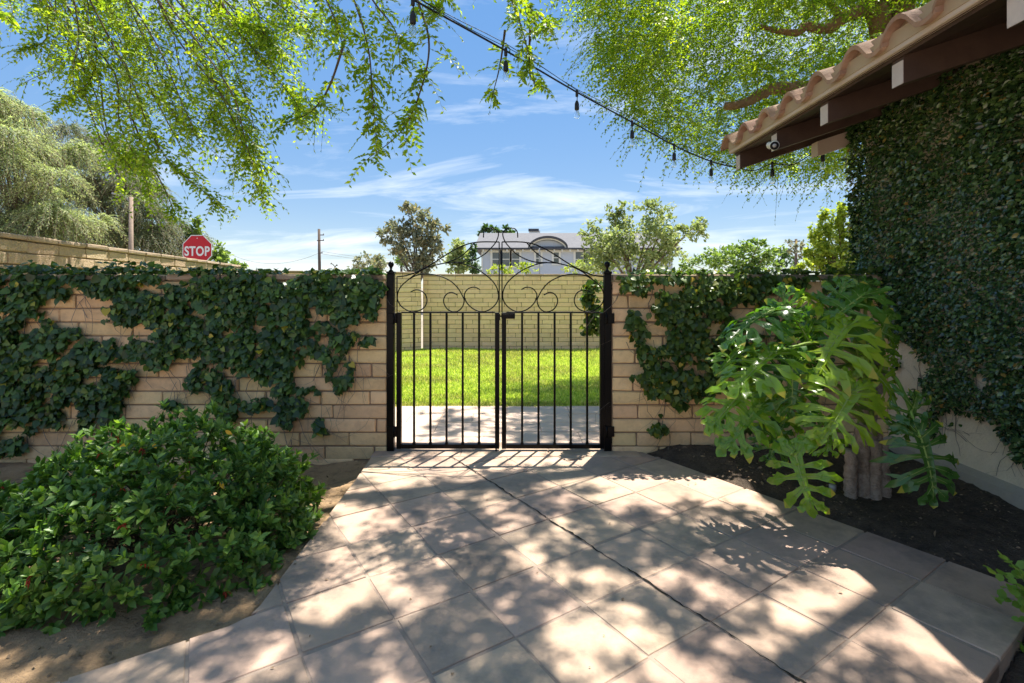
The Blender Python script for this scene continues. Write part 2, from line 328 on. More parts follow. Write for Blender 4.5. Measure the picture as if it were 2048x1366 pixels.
def frames(d, n):
    d = unit(d); x = unit(np.cross(d, n)); z = np.cross(x, d); return x, d, z
def leaf_arrays(tpl, pos, d, n, size):
    V, F = tpl; x, y, z = frames(d, n); s = size[:, None, None]
    W = (V[None, :, 0, None] * x[:, None] + V[None, :, 1, None] * y[:, None] + V[None, :, 2, None] * z[:, None]) * s + pos[:, None]
    k = len(V); FF = (F[None] + (np.arange(len(pos)) * k)[:, None, None]).reshape(-1, F.shape[1])
    return W.reshape(-1, 3), FF
def leaves(name, tpl, pos, d, n, size, mat, parent, kind='stuff'):
    V, F = leaf_arrays(tpl, pos, d, n, size)
    me = np_mesh(name, V, F, mat, True); o = link(name, me, parent)
    if kind: o['kind'] = kind
    return o
def leaf_objs(name, tpl, pos, d, n, size, mat, parent):
    me = np_mesh(name, tpl[0], tpl[1], mat, True); x, y, z = frames(d, n)
    loc = Vector(parent.location)
    for i in range(len(pos)):
        o = bpy.data.objects.new(name, me); C.objects.link(o); o.parent = parent
        s = size[i]
        o.matrix_basis = Matrix(((x[i, 0] * s, y[i, 0] * s, z[i, 0] * s, pos[i, 0] - loc.x), (x[i, 1] * s, y[i, 1] * s, z[i, 1] * s, pos[i, 1] - loc.y), (x[i, 2] * s, y[i, 2] * s, z[i, 2] * s, pos[i, 2] - loc.z), (0, 0, 0, 1)))
def split_leaves(tpl, pos, d, n, size, mat, parent, count=300, name='leaf', mass='foliage'):
    """the leaves that show largest become parts, the rest one mass"""
    inview = (pos[:, 1] > .5) & (np.abs(pos[:, 0] / np.maximum(pos[:, 1], .1)) < 1.0)
    vis = np.abs(np.sum(unit(pos - np.array([0, 0, EYE])) * unit(n), axis=1))
    score = np.where(inview, size / np.maximum(np.linalg.norm(pos, axis=1), .3) * (.4 + vis), 0)
    # keep them spread: only the outer layer competes
    o = np.argsort(-(score + rng.random(len(pos)) * score * .6)); a, b = o[:count], o[count:]
    leaf_objs(name, tpl, pos[a], d[a], n[a], size[a], mat, parent)
    if len(b): leaves(mass, T_elm2 if tpl is T_elm else tpl, pos[b], d[b], n[b], size[b], mat, parent)
def twigs(p0, d0, L, droop, nl, lsize, spread=.9, jit=.22):
    """leafy twigs; returns leaf arrays and twig polyline points (n,4,3)"""
    n = len(p0); t = (np.arange(nl) + .6) / nl
    d0 = unit(d0)
    g = np.zeros((n, 1, 3)); g[:, 0, 2] = -1
    pos = p0[:, None] + d0[:, None] * (L[:, None] * t[None])[..., None] + g * (droop[:, None] * L[:, None] * t[None] ** 2)[..., None]
    tan = unit(d0[:, None] + g * (2 * droop[:, None] * t[None])[..., None])
    up = unit(np.array([0, 0, 1.0]) + rng.normal(size=(n, 1, 3)) * .35)
    side = unit(np.cross(tan, np.broadcast_to(up, tan.shape)))
    sg = np.where(np.arange(nl) % 2 == 0, 1.0, -1.0)[None, :, None]
    ld = unit(tan * .75 + side * sg * spread + rng.normal(size=tan.shape) * jit * .6)
    nn = unit(np.cross(side, tan) + rng.normal(size=tan.shape) * jit)
    nn = np.where(nn[..., 2:3] < -.3, -nn, nn)
    sz = lsize * rng.uniform(.65, 1.15, (n, nl)) * (1 - .35 * t[None] ** 3)
    tt = np.linspace(0, 1, 4)
    poly = p0[:, None] + d0[:, None] * (L[:, None] * tt[None])[..., None] + g * (droop[:, None] * L[:, None] * tt[None] ** 2)[..., None]
    return pos.reshape(-1, 3), ld.reshape(-1, 3), nn.reshape(-1, 3), sz.ravel(), poly
def ribbons(name, polys, r, mat, parent, kind='stuff'):
    """thin three-sided twigs"""
    n, k, _ = polys.shape; a = 2 * np.pi * np.arange(3) / 3
    off = np.stack([np.cos(a), np.sin(a), np.zeros(3)], 1)
    rr = np.linspace(1, .35, k)[None, :, None, None] * (r if np.ndim(r) == 0 else np.asarray(r)[:, None, None, None])
    V = polys[:, :, None] + off[None, None] * rr
    F = []
    for i in range(k - 1):
        for j in range(3): F.append((i * 3 + j, i * 3 + (j + 1) % 3, (i + 1) * 3 + (j + 1) % 3, (i + 1) * 3 + j))
    F = np.array(F)[None] + (np.arange(n) * k * 3)[:, None, None]
    o = link(name, np_mesh(name, V.reshape(-1, 3), F.reshape(-1, 4), mat, True), parent)
    if kind: o['kind'] = kind
    return o

# ================================================================== GROUND
def clip_poly(sub, win):
    """clip polygon sub by convex ccw window"""
    out = sub
    for i in range(len(win)):
        a = win[i]; b = win[(i + 1) % len(win)]; inp = out; out = []
        if not inp: return []
        def side(p): return (b[0] - a[0]) * (p[1] - a[1]) - (b[1] - a[1]) * (p[0] - a[0])
        for j in range(len(inp)):
            p = inp[j]; q = inp[(j + 1) % len(inp)]; sp, sq = side(p), side(q)
            if sp >= 0: out.append(p)
            if (sp >= 0) != (sq >= 0):
                t = sp / (sp - sq); out.append((p[0] + (q[0] - p[0]) * t, p[1] + (q[1] - p[1]) * t))
    return out
def area(p): return .5 * sum(p[i][0] * p[(i + 1) % len(p)][1] - p[(i + 1) % len(p)][0] * p[i][1] for i in range(len(p)))
def dedupe(p):
    q = []
    for a in p:
        if not q or math.dist(a, q[-1]) > 1e-4: q.append(a)
    if len(q) > 1 and math.dist(q[0], q[-1]) < 1e-4: q.pop()
    return q
def slab_piece(poly, z0, z1, bev):
    n = len(poly); c = (sum(p[0] for p in poly) / n, sum(p[1] for p in poly) / n)
    v = [(p[0], p[1], z0) for p in poly] + [(p[0], p[1], z1 - bev) for p in poly]
    for p in poly:
        d = math.dist(p, c) or 1; k = max(0, 1 - bev * 1.2 / d); v.append((c[0] + (p[0] - c[0]) * k, c[1] + (p[1] - c[1]) * k, z1))
    f = [tuple(range(2 * n, 3 * n))]
    for r in (0, n):
        for i in range(n): j = (i + 1) % n; f.append((r + i, r + j, r + n + j, r + n + i))
    return v, f
def sheet(name, x0, x1, y0, y1, res, zf, mat):
    nx = int((x1 - x0) / res) + 1; ny = int((y1 - y0) / res) + 1
    X, Y = np.meshgrid(np.linspace(x0, x1, nx), np.linspace(y0, y1, ny)); p = np.c_[X.ravel(), Y.ravel()]
    V = np.c_[p, zf(p)]; i = np.arange(nx * ny).reshape(ny, nx)
    F = np.stack([i[:-1, :-1], i[:-1, 1:], i[1:, 1:], i[1:, :-1]], -1).reshape(-1, 4)
    o = link(name, np_mesh(name, V, F, mat, True)); o['kind'] = 'structure'; return o
gr = MB(); gr.add([(-900, -300, -.45), (900, -300, -.45), (900, 1500, -.45), (-900, 1500, -.45)], [(0, 1, 2, 3)])
gr.build('ground', M_ground)['kind'] = 'structure'
def zl(p):
    z = -.045 - .05 * np.clip((p[:, 1] - 2.6) / 1.0, 0, 1) * np.clip((-p[:, 0] - .8) / .8, 0, 1)
    z = z + .05 * np.exp(-((p[:, 0] + 1.65) ** 2 / .5 + (p[:, 1] - 2.35) ** 2 / .25))
    return z + (vnoise(p, 2.2, 3) - .5) * .04 + (vnoise(p, 9, 4) - .5) * .018 + (vnoise(p, 28, 5) - .5) * .009
def zr(p):
    z = -.03 + .075 * np.clip((p[:, 1] - 1.6) / 1.6, 0, 1)
    z = z - .05 * np.clip((1.9 - p[:, 1]) / .5, 0, 1)
    return z + (vnoise(p, 2.5, 13) - .5) * .05 + (vnoise(p, 10, 14) - .5) * .022 + (vnoise(p, 32, 15) - .5) * .014
def tuck(zf):   # the bed runs under the paving
    return zf
PATH = [(-1.04, 3.955), (-1.0, 3.2), (-.975, 1.93), (-.985, 1.87), (-1.03, 1.815), (-3.2, .40), (-3.2, -1.6), (.3, -1.6), (.3, .80), (2.13, 1.99), (.95, 3.80), (.95, 3.955)]
PATH = PATH[::-1] if area(PATH) < 0 else PATH
def in_path(p, g=0.0):
    n = len(PATH); inside = np.zeros(len(p), bool)
    for i in range(n):
        x1, y1 = PATH[i]; x2, y2 = PATH[(i + 1) % n]
        c = ((y1 > p[:, 1]) != (y2 > p[:, 1])); t = (x2 - x1) * (p[:, 1] - y1) / ((y2 - y1) or 1e-9) + x1
        inside ^= c & (p[:, 0] < t)
    return inside
def zl2(p): return np.where(in_path(p), -.09, zl(p))
def rim(p):
    d = np.full(len(p), 9.0)
    for i in range(len(PATH)):
        a = np.array(PATH[i]); b = np.array(PATH[(i + 1) % len(PATH)]); t = np.clip(((p - a) @ (b - a)) / max(((b - a) ** 2).sum(), 1e-9), 0, 1); d = np.minimum(d, np.linalg.norm(p - a - t[:, None] * (b - a), axis=1))
    return d
def zr2(p): return np.where(in_path(p), -.09, np.minimum(zr(p), -.022 + .35 * rim(p)))
sheet('planting_bed_left', -5.0, .2, -1.5, 3.80, .025, zl2, M_soil_l)
sheet('planting_bed_right', .21, 2.86, -1.5, 3.80, .02, zr2, M_soil_d)

# --- diagonal tiled path
d1 = Vector((.545, -.838)).normalized(); d2 = Vector((.838, .545)).normalized(); O2 = Vector((.552, 2.106)); PT = .322
slab = MB(); v, f = slab_piece(PATH, -.10, -.0022, .012); slab.add(v, f)
path = slab.build('path', M_grout); path['kind'] = 'structure'
JT = .013
for i in range(-14, 16):
    for j in range(-14, 14):
        a = (i + JT / PT / 2) * PT; b = (i + 1 - JT / PT / 2) * PT; c = (j + JT / PT / 2) * PT; d = (j + 1 - JT / PT / 2) * PT
        q = [O2 + d1 * a + d2 * c, O2 + d1 * b + d2 * c, O2 + d1 * b + d2 * d, O2 + d1 * a + d2 * d]
        q = [(p.x + random.uniform(-.005, .005), p.y + random.uniform(-.005, .005)) for p in q]
        if area(q) < 0: q = q[::-1]
        if max(p[1] for p in q) < .9 or min(p[0] for p in q) > 2.4: continue
        pl = clip_poly(PATH, q)
        lim = [(-5, -5), (5, -5), (5, 3.63), (-5, 3.63)]
        pl = dedupe(clip_poly(pl, lim)) if pl else []
        if len(pl) < 3 or abs(area(pl)) < .0008: continue
        if area(pl) < 0: pl = pl[::-1]
        dz = random.uniform(-.0015, .0025)
        v, f = slab_piece(pl, -.06, .0005 + dz, .0022)
        cx = sum(p[0] for p in v) / len(v); cy = sum(p[1] for p in v) / len(v)
        o = MB().add([(p[0] - cx, p[1] - cy, p[2]) for p in v], f).build('tile', M_tile, path); o.location = (cx, cy, 0)
# threshold strip by the gate
for x0, x1 in ((-1.03, -.38), (-.375, .27), (.275, .94)):
    o = MB().box(x0, x1, 3.637, 3.94, -.05, .004, .004).build('threshold_tile', M_tile, path)
# the long crack along one joint
cr = MB(); pts = []
for k in range(0, 150):
    s = -2.1 + k * .022; w = (.0018 + .0045 * random.random() ** 1.6) * (1.0 if s > -1.7 else .6) * (.6 + .5 * math.sin(k * .11) ** 2); off = random.uniform(-.0045, .0045) + .004 * math.sin(k * .35)
    p = O2 + d1 * s + d2 * off; pts.append((p + d2 * w, p - d2 * w))
cv = []; cf = []
for a, b in pts: cv += [(a.x, a.y, .0026), (b.x, b.y, .0026), ]
for k in range(len(pts) - 1): cf.append((2 * k, 2 * k + 1, 2 * k + 3, 2 * k + 2))
cr.add(cv, cf).build('crack', M_crack, path)

# --- unseen pale paving, added behind the camera to bounce sun onto the walls
MB().box(-7.0, 2.74, -9.0, -1.605, -.12, 0).build('bounce_paving', M_tile2)['kind'] = 'structure'
MB().box(-7.0, -3.205, -1.6, 1.2, -.12, -.002).build('bounce_paving', M_tile2)['kind'] = 'structure'
# --- patio beyond the gate
pat = MB().box(-2.6, 2.6, 3.957, 5.20, -.12, -.004); patio = pat.build('patio', M_grout); patio['kind'] = 'structure'
row = 0; y = 3.96
while y < 5.19:
    y1 = min(y + .30, 5.19); x = -2.5 + (0 if row % 2 == 0 else -.31)
    while x < 2.5:
        w = random.choice((.30, .615, .615)); x1 = min(x + w, 2.55)
        if x1 - x > .05: MB().box(x + .003, x1 - .003, y + .003, y1 - .003, -.06, random.uniform(.0, .003), .003).build('tile', M_tile2, patio)
        x = x1
    y = y1; row += 1

# --- lawn
def zlawn(p): return -.02 - .18 * np.clip((p[:, 1] - 5.2) / 6.0, 0, 1) + (vnoise(p, .8, 21) - .5) * .06 - .05 * np.clip((5.26 - p[:, 1]) / .05, 0, 1)
sheet('lawn', -6.0, 6.0, 5.2, 11.9, .1, zlawn, M_lawn)
nb = 150000
gy = 5.215 + (11.5 - 5.215) * rng.random(nb) ** 1.35; gx = rng.uniform(-.33, .36, nb) * gy; gy = gy - np.where(gy < 5.4, .075 * vnoise(np.c_[gx, gy * 0], 9, 77), 0)
gp = np.c_[gx, gy]; gz = np.maximum(zlawn(gp), -.03 - .18 * np.clip((gy - 5.2) / 6.0, 0, 1)); gpos = np.c_[gp, gz]
gd = unit(np.c_[rng.normal(0, .45, nb), rng.normal(0, .45, nb), np.ones(nb)])
gs = rng.uniform(.030, .062, nb) * (1 + .3 * (vnoise(gp, 3, 8) - .5)) * np.where(gy < 5.24, .8, 1)
gw = unit(np.c_[rng.normal(size=nb), rng.normal(size=nb), np.zeros(nb)])
M_grass2 = leafmat('grass_blade_dull', [(0, (0.210, 0.270, 0.053)), (.6, (0.405, 0.450, 0.120)), (1, (0.750, 0.690, 0.330))], .6, .3, (1.6, 1.6, .8))
o = leaves('grass', (T_blade[0] * np.array([1.9, 1, 1]), T_blade[1]), gpos, gd, gw, gs, M_grass, None); tag(o, 'bright green mown lawn grass beyond the gate', 'grass')
o.data.materials.append(M_grass2); o.data.polygons.foreach_set('material_index', ((vnoise(gp, 1.6, 91) * .6 + vnoise(gp, 5, 92) * .4 + rng.normal(0, .12, nb) + .35 * (gy < 5.32)) > .58).astype(np.int32))

# ================================================================== WALLS
class Blocks:
    def __init__(s, L, H, D, b, mat, nvar=5, jit=.003, rough=0):
        s.me = []
        for k in range(nvar):
            V, F = chamfer(L, D, H, b); V = [(p[0] + random.uniform(-jit, jit), p[1] + random.uniform(-jit, jit), p[2] + random.uniform(-jit, jit) * .7) for p in V]
            me = bpy.data.meshes.new('block'); me.from_pydata(V, [], F); me.materials.append(mat); s.me.append(me)
def lay_wall(name, A, B, z0, z1, pitch, blen, depth, mat, mortar, cap, label, jit=.003, joint=.010, first_z=None, seed=1, hidden_below=None, caph=.05, xs_clip=None):
    """wall whose front face runs from A to B (plan), front to the right-hand side when walking A->B; course tops measured down from z1"""
    random.seed(seed)
    A = Vector(A); B = Vector(B); L = (B - A).length; d = (B - A) / L; nrm = Vector((d.y, -d.x)); ang = math.atan2(d.y, d.x)
    root = thing(name, (A.x, A.y, z0), label, 'wall')
    mm = MB(); q0 = A - nrm * .012; q1 = B - nrm * .012; q2 = B - nrm * depth; q3 = A - nrm * depth
    zt = z1 - caph - .002
    mm.add([(q.x, q.y, z) for z in (z0, zt) for q in (q0, q1, q2, q3)], [(3, 2, 1, 0), (4, 5, 6, 7), (0, 1, 5, 4), (1, 2, 6, 5), (2, 3, 7, 6), (3, 0, 4, 7)])
    mm.build('mortar', mortar, root)
    cache = {}
    def piece(nm, a, b, z, h, dep, off, mt, bev, jt):
        key = (nm, round((b - a), 2), random.randrange(4))
        if key not in cache:
            V, F = chamfer(b - a - joint, dep, h - joint, bev)
            V = [(p[0] + random.uniform(-jt, jt), p[1] + random.uniform(-jt, jt), p[2] + random.uniform(-jt, jt) * .6) for p in V]
            me = bpy.data.meshes.new(nm); me.from_pydata(V, [], F); me.materials.append(mt); cache[key] = me
        o = bpy.data.objects.new(nm, cache[key]); C.objects.link(o); o.parent = root
        c = A + d * ((a + b) / 2) - nrm * (dep / 2 + off + random.uniform(-.003, .003))
        o.location = (c.x - root.location.x, c.y - root.location.y, z - z0 + random.uniform(-.0015, .0015)); o.rotation_euler = (random.uniform(-.004, .004), random.uniform(-.002, .002), ang)
        if random.random() < .5 and nm == 'block': o.rotation_euler[2] += math.pi; 
        return o
    z = z1 - caph; r = 0
    while z > z0 + .02:
        h = min(pitch, z - z0)
        x = -blen * (.5 if r % 2 else 0) - (random.uniform(0, .06))
        while x < L - .02:
            b = min(x + blen + random.choice((0, 0, 0, -.04)), L); a = max(x, 0)
            if L - b < .06: b = L
            if b - a > .05: piece('block', a, b, z - h / 2, h, min(.1, depth / 2 - .01), 0, mat, .007, jit)
            x = b if b < L else L + 1
            if a >= L: break
        z -= pitch; r += 1
    x = -random.uniform(0, .2)
    while x < L:
        b = min(x + .41, L); a = max(x, 0)
        if b - a > .03: piece('coping_block', a, b, z1 - caph / 2, caph + joint * .6, depth + .035, -.018, cap, .010, jit)
        x = b if b < L else L + 1
    return root
WL = lay_wall('garden_wall', (-5.0, 3.75), (-.935, 3.75), -.14, 1.33, .1035, .41, .20, M_block, M_mortar, M_cap, 'tan slump block wall left of the gate, half covered in dark ivy', seed=3)
WR = lay_wall('garden_wall', (.75, 3.75), (2.83, 3.75), -.14, 1.33, .1035, .41, .20, M_block, M_mortar, M_cap, 'tan slump block wall between the gate and the ivy covered house', seed=4)
lay_wall('boundary_wall', (-4.10, 3.955), (-5.46, 10.05), .55, 1.68, .1035, .41, .20, M_block_l, M_mortar_y, M_cap, 'taller pale block wall running away behind the left ivy wall', jit=.006, seed=5)
lay_wall('boundary_wall', (-5.42, 10.05), (-2.07, 11.40), -.30, 1.585, .1035, .41, .22, M_block_y, M_mortar_y, M_cap, 'yellow block wall section behind the left gate leaf, standing forward of the rear wall', jit=.003, seed=6)
lay_wall('boundary_wall', (-2.07, 11.62), (4.6, 11.62), -.30, 1.545, .1018, .405, .20, M_block_y, M_mortar_y, M_cap, 'long yellow block wall behind the lawn, seen through the gate', jit=.002, joint=.009, seed=7)
random.seed(21)

# ================================================================== GATE
GY = 3.77
def G(px, py, y=GY): return Vector(((px - 1001.2) / FPX * GY - .0858, y, EYE + (HOR - py) / FPX * GY))
def gx(px): return (px - 1024) / FPX * GY
def gz_(py): return EYE + (HOR - py) / FPX * GY
def catmull(p, n=6):
    out = []
    p = [Vector(a) for a in p]
    for i in range(len(p) - 1):
        a = p[max(i - 1, 0)]; b = p[i]; c = p[i + 1]; d = p[min(i + 2, len(p) - 1)]
        for k in range(n):
            t = k / n; out.append(.5 * ((2 * b) + (c - a) * t + (2 * a - 5 * b + 4 * c - d) * t * t + (3 * b - a - 3 * c + d) * t ** 3))
    out.append(p[-1]); return out
SCROLL = {
 'top_rail': [(365, 775), (480, 762), (600, 725), (750, 655), (880, 580), (1010, 495), (1150, 410), (1300, 340), (1430, 308), (1560, 298), (1765, 300)],
 'a': [(555, 985), (620, 955), (690, 965), (750, 1010), (778, 1090), (760, 1165), (700, 1225), (600, 1252), (510, 1235), (420, 1170), (375, 1080), (385, 980), (430, 900), (530, 810), (650, 720), (760, 660), (880, 620), (1010, 590), (1110, 560), (1210, 515), (1320, 430), (1430, 308)],
 'b': [(530, 810), (640, 755), (800, 740), (950, 765), (1100, 835), (1200, 930), (1270, 1050), (1285, 1110), (1260, 1190), (1200, 1245), (1140, 1255), (1060, 1220), (1010, 1140), (1010, 1070), (1050, 1010), (1120, 990), (1195, 1025)],
 'c': [(950, 600), (1050, 587), (1200, 587), (1350, 625), (1500, 695), (1640, 800), (1720, 900), (1755, 1010), (1740, 1110), (1680, 1190), (1600, 1240), (1520, 1252), (1420, 1220), (1330, 1140), (1290, 1050), (1300, 990), (1350, 935), (1430, 918), (1500, 950)],
 'd': [(1150, 580), (1300, 575), (1430, 540), (1560, 470), (1650, 385), (1720, 300), (1755, 200), (1730, 140), (1660, 110), (1590, 120), (1555, 170), (1550, 240)]}
def make_gate(mirror, label):
    mx = (lambda px: 2 * 1001.2 - px) if mirror else (lambda px: px)
    root = thing('metal_gate', (gx(mx(797)), GY, .0), label, 'gate')
    def bar(name, pxa, pxb, pya, pyb, d, bev=.002):
        x0, x1 = sorted((gx(mx(pxa)), gx(mx(pxb)))); z0, z1 = sorted((gz_(pya), gz_(pyb)))
        return MB().box(x0, x1, GY - d / 2, GY + d / 2, z0, z1, bev).build(name, M_iron, root)
    bar('hinge_stile', 793.6, 803, 625, 896.5, .038); bar('latch_stile', 990, 998.8, 625, 896.5, .038)
    bar('bottom_rail', 803.1, 989.9, 887.5, 896, .034); bar('middle_rail', 803.1, 989.9, 623.6, 626.2, .030)
    for px in (828.2, 860.9, 893.2, 925.5, 958.2):
        b = bar('baluster', px - 2.1, px + 2.1, 626.3, 887.4, .016, .0015)
        c = (gx(mx(px)), GY, gz_(884)); MB().box(c[0] - .0115, c[0] + .0115, GY - .0115, GY + .0115, gz_(887.3), gz_(884.5), .002).build('shoe', M_iron, b)
    t = MB().tube([Vector((gx(mx(794)), GY, gz_(625))), Vector((gx(mx(794)), GY, gz_(553.6)))], .0045, 8); t.build('side_rod', M_iron, root, True)
    t = MB().tube([Vector((gx(mx(998.4)), GY, gz_(625))), Vector((gx(mx(998.4)), GY, gz_(484)))], .0045, 8); t.build('side_rod', M_iron, root, True)
    for k, pl in SCROLL.items():
        pts = catmull([(gx(mx(740 + a * .1464)), GY + (.002 if k in 'bd' else 0), gz_(440 + b * .1464)) for a, b in pl], 5)
        MB().tube(pts, .0045 if k != 'top_rail' else .005, 7).build('top_rail' if k == 'top_rail' else 'scroll', M_iron, root, True)
    for py in (636, 861):
        x0, x1 = sorted((gx(mx(775.5)), gx(mx(795))))
        h = MB().box(x0, x1, GY - .036, GY - .020, gz_(py + 10), gz_(py - 10), .002).build('hinge', M_iron, root)
        cx = gx(mx(790.5)); MB().tube([(cx, GY - .036, gz_(py + 11)), (cx, GY - .036, gz_(py - 11))], .009, 10).build('hinge_pin', M_iron, h, True)
    if mirror:
        l = MB().box(gx(1002.8), gx(1030), GY - .040, GY - .0195, gz_(637), gz_(625.5), .003).build('latch', M_iron, root)
        MB().box(gx(1006), gx(1026), GY - .046, GY - .0402, gz_(634), gz_(628), .002).build('latch_plate', M_iron, l)
    else:
        l = MB().box(gx(990.5), gx(1000.5), GY - .034, GY - .0195, gz_(640), gz_(627), .002).build('latch_keeper', M_iron, root)
        MB().tube([(gx(1000.6), GY - .028, gz_(632)), (gx(1004), GY - .028, gz_(632))], .005, 8).build('latch_bolt', M_iron, l, True)
        MB().tube([(gx(992.5), GY - .024, gz_(888)), (gx(992.5), GY - .024, .002)], .006, 8).build('drop_bolt', M_iron, root, True)
make_gate(False, 'left black iron gate leaf with scrolled top and drop bolt')
make_gate(True, 'right black iron gate leaf with scrolled top and latch box')
for px, nm in ((782, 'square black iron gate post with ball finial against the left wall'), (1214.5, 'square black iron gate post with ball finial against the right wall')):
    c = gx(px); root = thing('gate_post', (c, GY, 0), nm, 'post', 'posts either side of the gate')
    MB().box(c - .027, c + .027, GY - .027, GY + .027, -.02, gz_(548), .003).build('shaft', M_iron, root)
    MB().box(c - .031, c + .031, GY - .031, GY + .031, gz_(547.9), gz_(543), .004).build('cap', M_iron, root)
    z = gz_(542.9)
    MB().lathe((c, GY, z), [(.001, 0), (.018, 0), (.018, .006), (.009, .012), (.008, .022), (.013, .026), (.010, .031), (.017, .037), (.0215, .047), (.0225, .054), (.020, .064), (.013, .072), (.004, .076), (0.0005, .076)], 16).build('finial', M_iron, root, True)
    sgn = -1 if px < 1000 else 1
    for py in (574, 881):
        a = c + sgn * .028
        e = MB(); e.tube([(a + sgn * (.014 + .013 * math.cos(t)), GY - .005, gz_(py) + .018 * math.sin(t)) for t in [k * math.pi / 8 for k in range(17)]], .0055, 7, False)
        e.build('wall_ring', M_iron, root, True)

# ================================================================== HOUSE
XE = 1.96; XW = 2.83; SL = .33; YC = 4.0; YE = 4.47
hs = thing('house', (XW, YC, 0), 'beige stucco house on the right with ivy wall and clay tile eave', 'house')
def zraf(x): return 2.26 + SL * (x - XE)          # rafter underside
w = MB(); zt0 = zraf(XW) + .13; zr1 = zraf(6.5) + .13
w.add([(XW, -4, -.1), (XW, YC, -.1), (XW, YC, zt0), (XW, -4, zt0), (10.2, -4, -.1), (10.2, YC, -.1), (10.2, YC, zt0), (10.2, -4, zt0), (6.5, YC, zr1), (6.5, -4, zr1)],
      [(0, 3, 2, 1), (4, 5, 6, 7), (1, 2, 8, 6, 5), (0, 4, 7, 9, 3), (2, 3, 9, 8), (6, 8, 9, 7)])
w.build('wall', M_stucco, hs)
cbm = MB(); cbm.add([(2.755, -4, -.1), (XW - .001, -4, -.1), (XW - .001, -4, .085), (2.77, -4, .062), (2.755, YC + .05, -.1), (XW - .001, YC + .05, -.1), (XW - .001, YC + .05, .125), (2.77, YC + .05, .10)], [(0, 3, 7, 4), (3, 2, 6, 7), (4, 7, 6, 5), (0, 1, 2, 3)])
cbm.build('foundation_curb', M_conc, hs)
# roof deck (soffit boards, each its own part near the eave)
bw = .185; xx = XE + .03; i = 0
while xx < 3.0:
    a = Vector((xx, 0, zraf(xx) + .1415)); b_ = Vector((xx + bw - .006, 0, zraf(xx + bw - .006) + .1415))
    s = MB(); s.add([(a.x, -3.5, a.z), (b_.x, -3.5, b_.z), (b_.x, YE, b_.z), (a.x, YE, a.z), (a.x, -3.5, a.z + .018), (b_.x, -3.5, b_.z + .018), (b_.x, YE, b_.z + .018), (a.x, YE, a.z + .018)], [(0, 3, 2, 1), (4, 5, 6, 7), (0, 1, 5, 4), (2, 3, 7, 6), (1, 2, 6, 5), (3, 0, 4, 7)])
    s.build('soffit_board', M_woodd, hs); xx += bw
dk = MB(); za = zraf(XE) + .165; zb = zraf(6.6) + .165
dk.add([(XE + .01, -3.6, za), (6.6, -3.6, zb), (6.6, YE + .005, zb), (XE + .01, YE + .005, za), (XE + .01, -3.6, za + .02), (6.6, -3.6, zb + .02), (6.6, YE + .005, zb + .02), (XE + .01, YE + .005, za + .02)], [(0, 3, 2, 1), (4, 5, 6, 7), (0, 1, 5, 4), (2, 3, 7, 6), (1, 2, 6, 5), (3, 0, 4, 7)])
dk.add([(6.6, -3.6, zb), (11.2, -3.6, za), (11.2, YE, za), (6.6, YE, zb)], [(0, 3, 2, 1)])
dk.build('roof_deck', M_woodd, hs)
def rafter(y, x0, x1, h=.14, w_=.075, name='rafter', mat=M_woodd, drop=0):
    s = MB(); y0, y1 = y - w_ / 2, y + w_ / 2; a = zraf(x0) - drop; b_ = zraf(x1) - drop
    s.add([(x0, y0, a), (x0, y1, a), (x0, y1, a + h), (x0, y0, a + h), (x1, y0, b_), (x1, y1, b_), (x1, y1, b_ + h), (x1, y0, b_ + h)], [(0, 3, 2, 1), (4, 5, 6, 7), (0, 1, 5, 4), (1, 2, 6, 5), (2, 3, 7, 6), (3, 0, 4, 7)])
    o = s.build(name, mat, hs)
    e = MB().box(x0 - .004, x0 - .0005, y0 + .001, y1 - .001, a + .001, a + h - .02).build('end_face', M_tailw, o)
    return o
for k in range(10): rafter(4.42 - .61 * k, 2.0, 3.3 if k else 6.4, name='rafter' if k else 'barge_rafter')
rafter(4.16, 2.52, 3.6, .12, .09, 'lookout_beam', M_woodl, .13)
s = MB(); s.box(XE - .012, XE + .028, -3.6, YE + .02, 2.428, 2.520, .004); s.build('fascia', M_woodl, hs)
s = MB(); s.box(XE + .018, XE + .030, -3.6, YE + .01, 2.5205, 2.585); s.build('bird_stop', M_fascia, hs)
s = MB(); s.box(XE - .016, XE - .0125, -3.6, YE + .018, 2.452, 2.530); s.build('fascia_face', M_fascia, hs)
# clay S tiles
TP = .328
def tile_mesh():
    prof = []
    n = 13
    for i in range(n):
        s_ = i / (n - 1)
        if s_ < .62: z = .092 * math.sin(math.pi * s_ / .62) ** .75
        else: z = -.02 * math.sin(math.pi * (s_ - .62) / .38)
        prof.append((s_ * TP * 1.04, z))
    V = []; F = []; Lx = .43
    for x in (0, Lx):
        for th in (0, -.026):
            for y, z in prof: V.append((x, -y, z + th + SL * x + (.012 if x == 0 else 0)))
    def id(a, t, i): return (a * 2 + t) * n + i
    for i in range(n - 1):
        F.append((id(0, 0, i), id(0, 0, i + 1), id(1, 0, i + 1), id(1, 0, i))); F.append((id(0, 1, i), id(1, 1, i), id(1, 1, i + 1), id(0, 1, i + 1)))
        F.append((id(0, 0, i), id(0, 1, i), id(0, 1, i + 1), id(0, 0, i + 1)))
    F.append((id(0, 0, 0), id(1, 0, 0), id(1, 1, 0), id(0, 1, 0))); F.append((id(0, 0, n - 1), id(0, 1, n - 1), id(1, 1, n - 1), id(1, 0, n - 1)))
    me = bpy.data.meshes.new('roof_tile'); me.from_pydata(V, [], F); me.materials.append(M_rooft)
    me.polygons.foreach_set('use_smooth', np.array([len(p.vertices) == 4 and i_ < (n - 1) * 3 and i_ % 3 != 2 for i_, p in enumerate(me.polygons)])); return me
tm = tile_mesh()
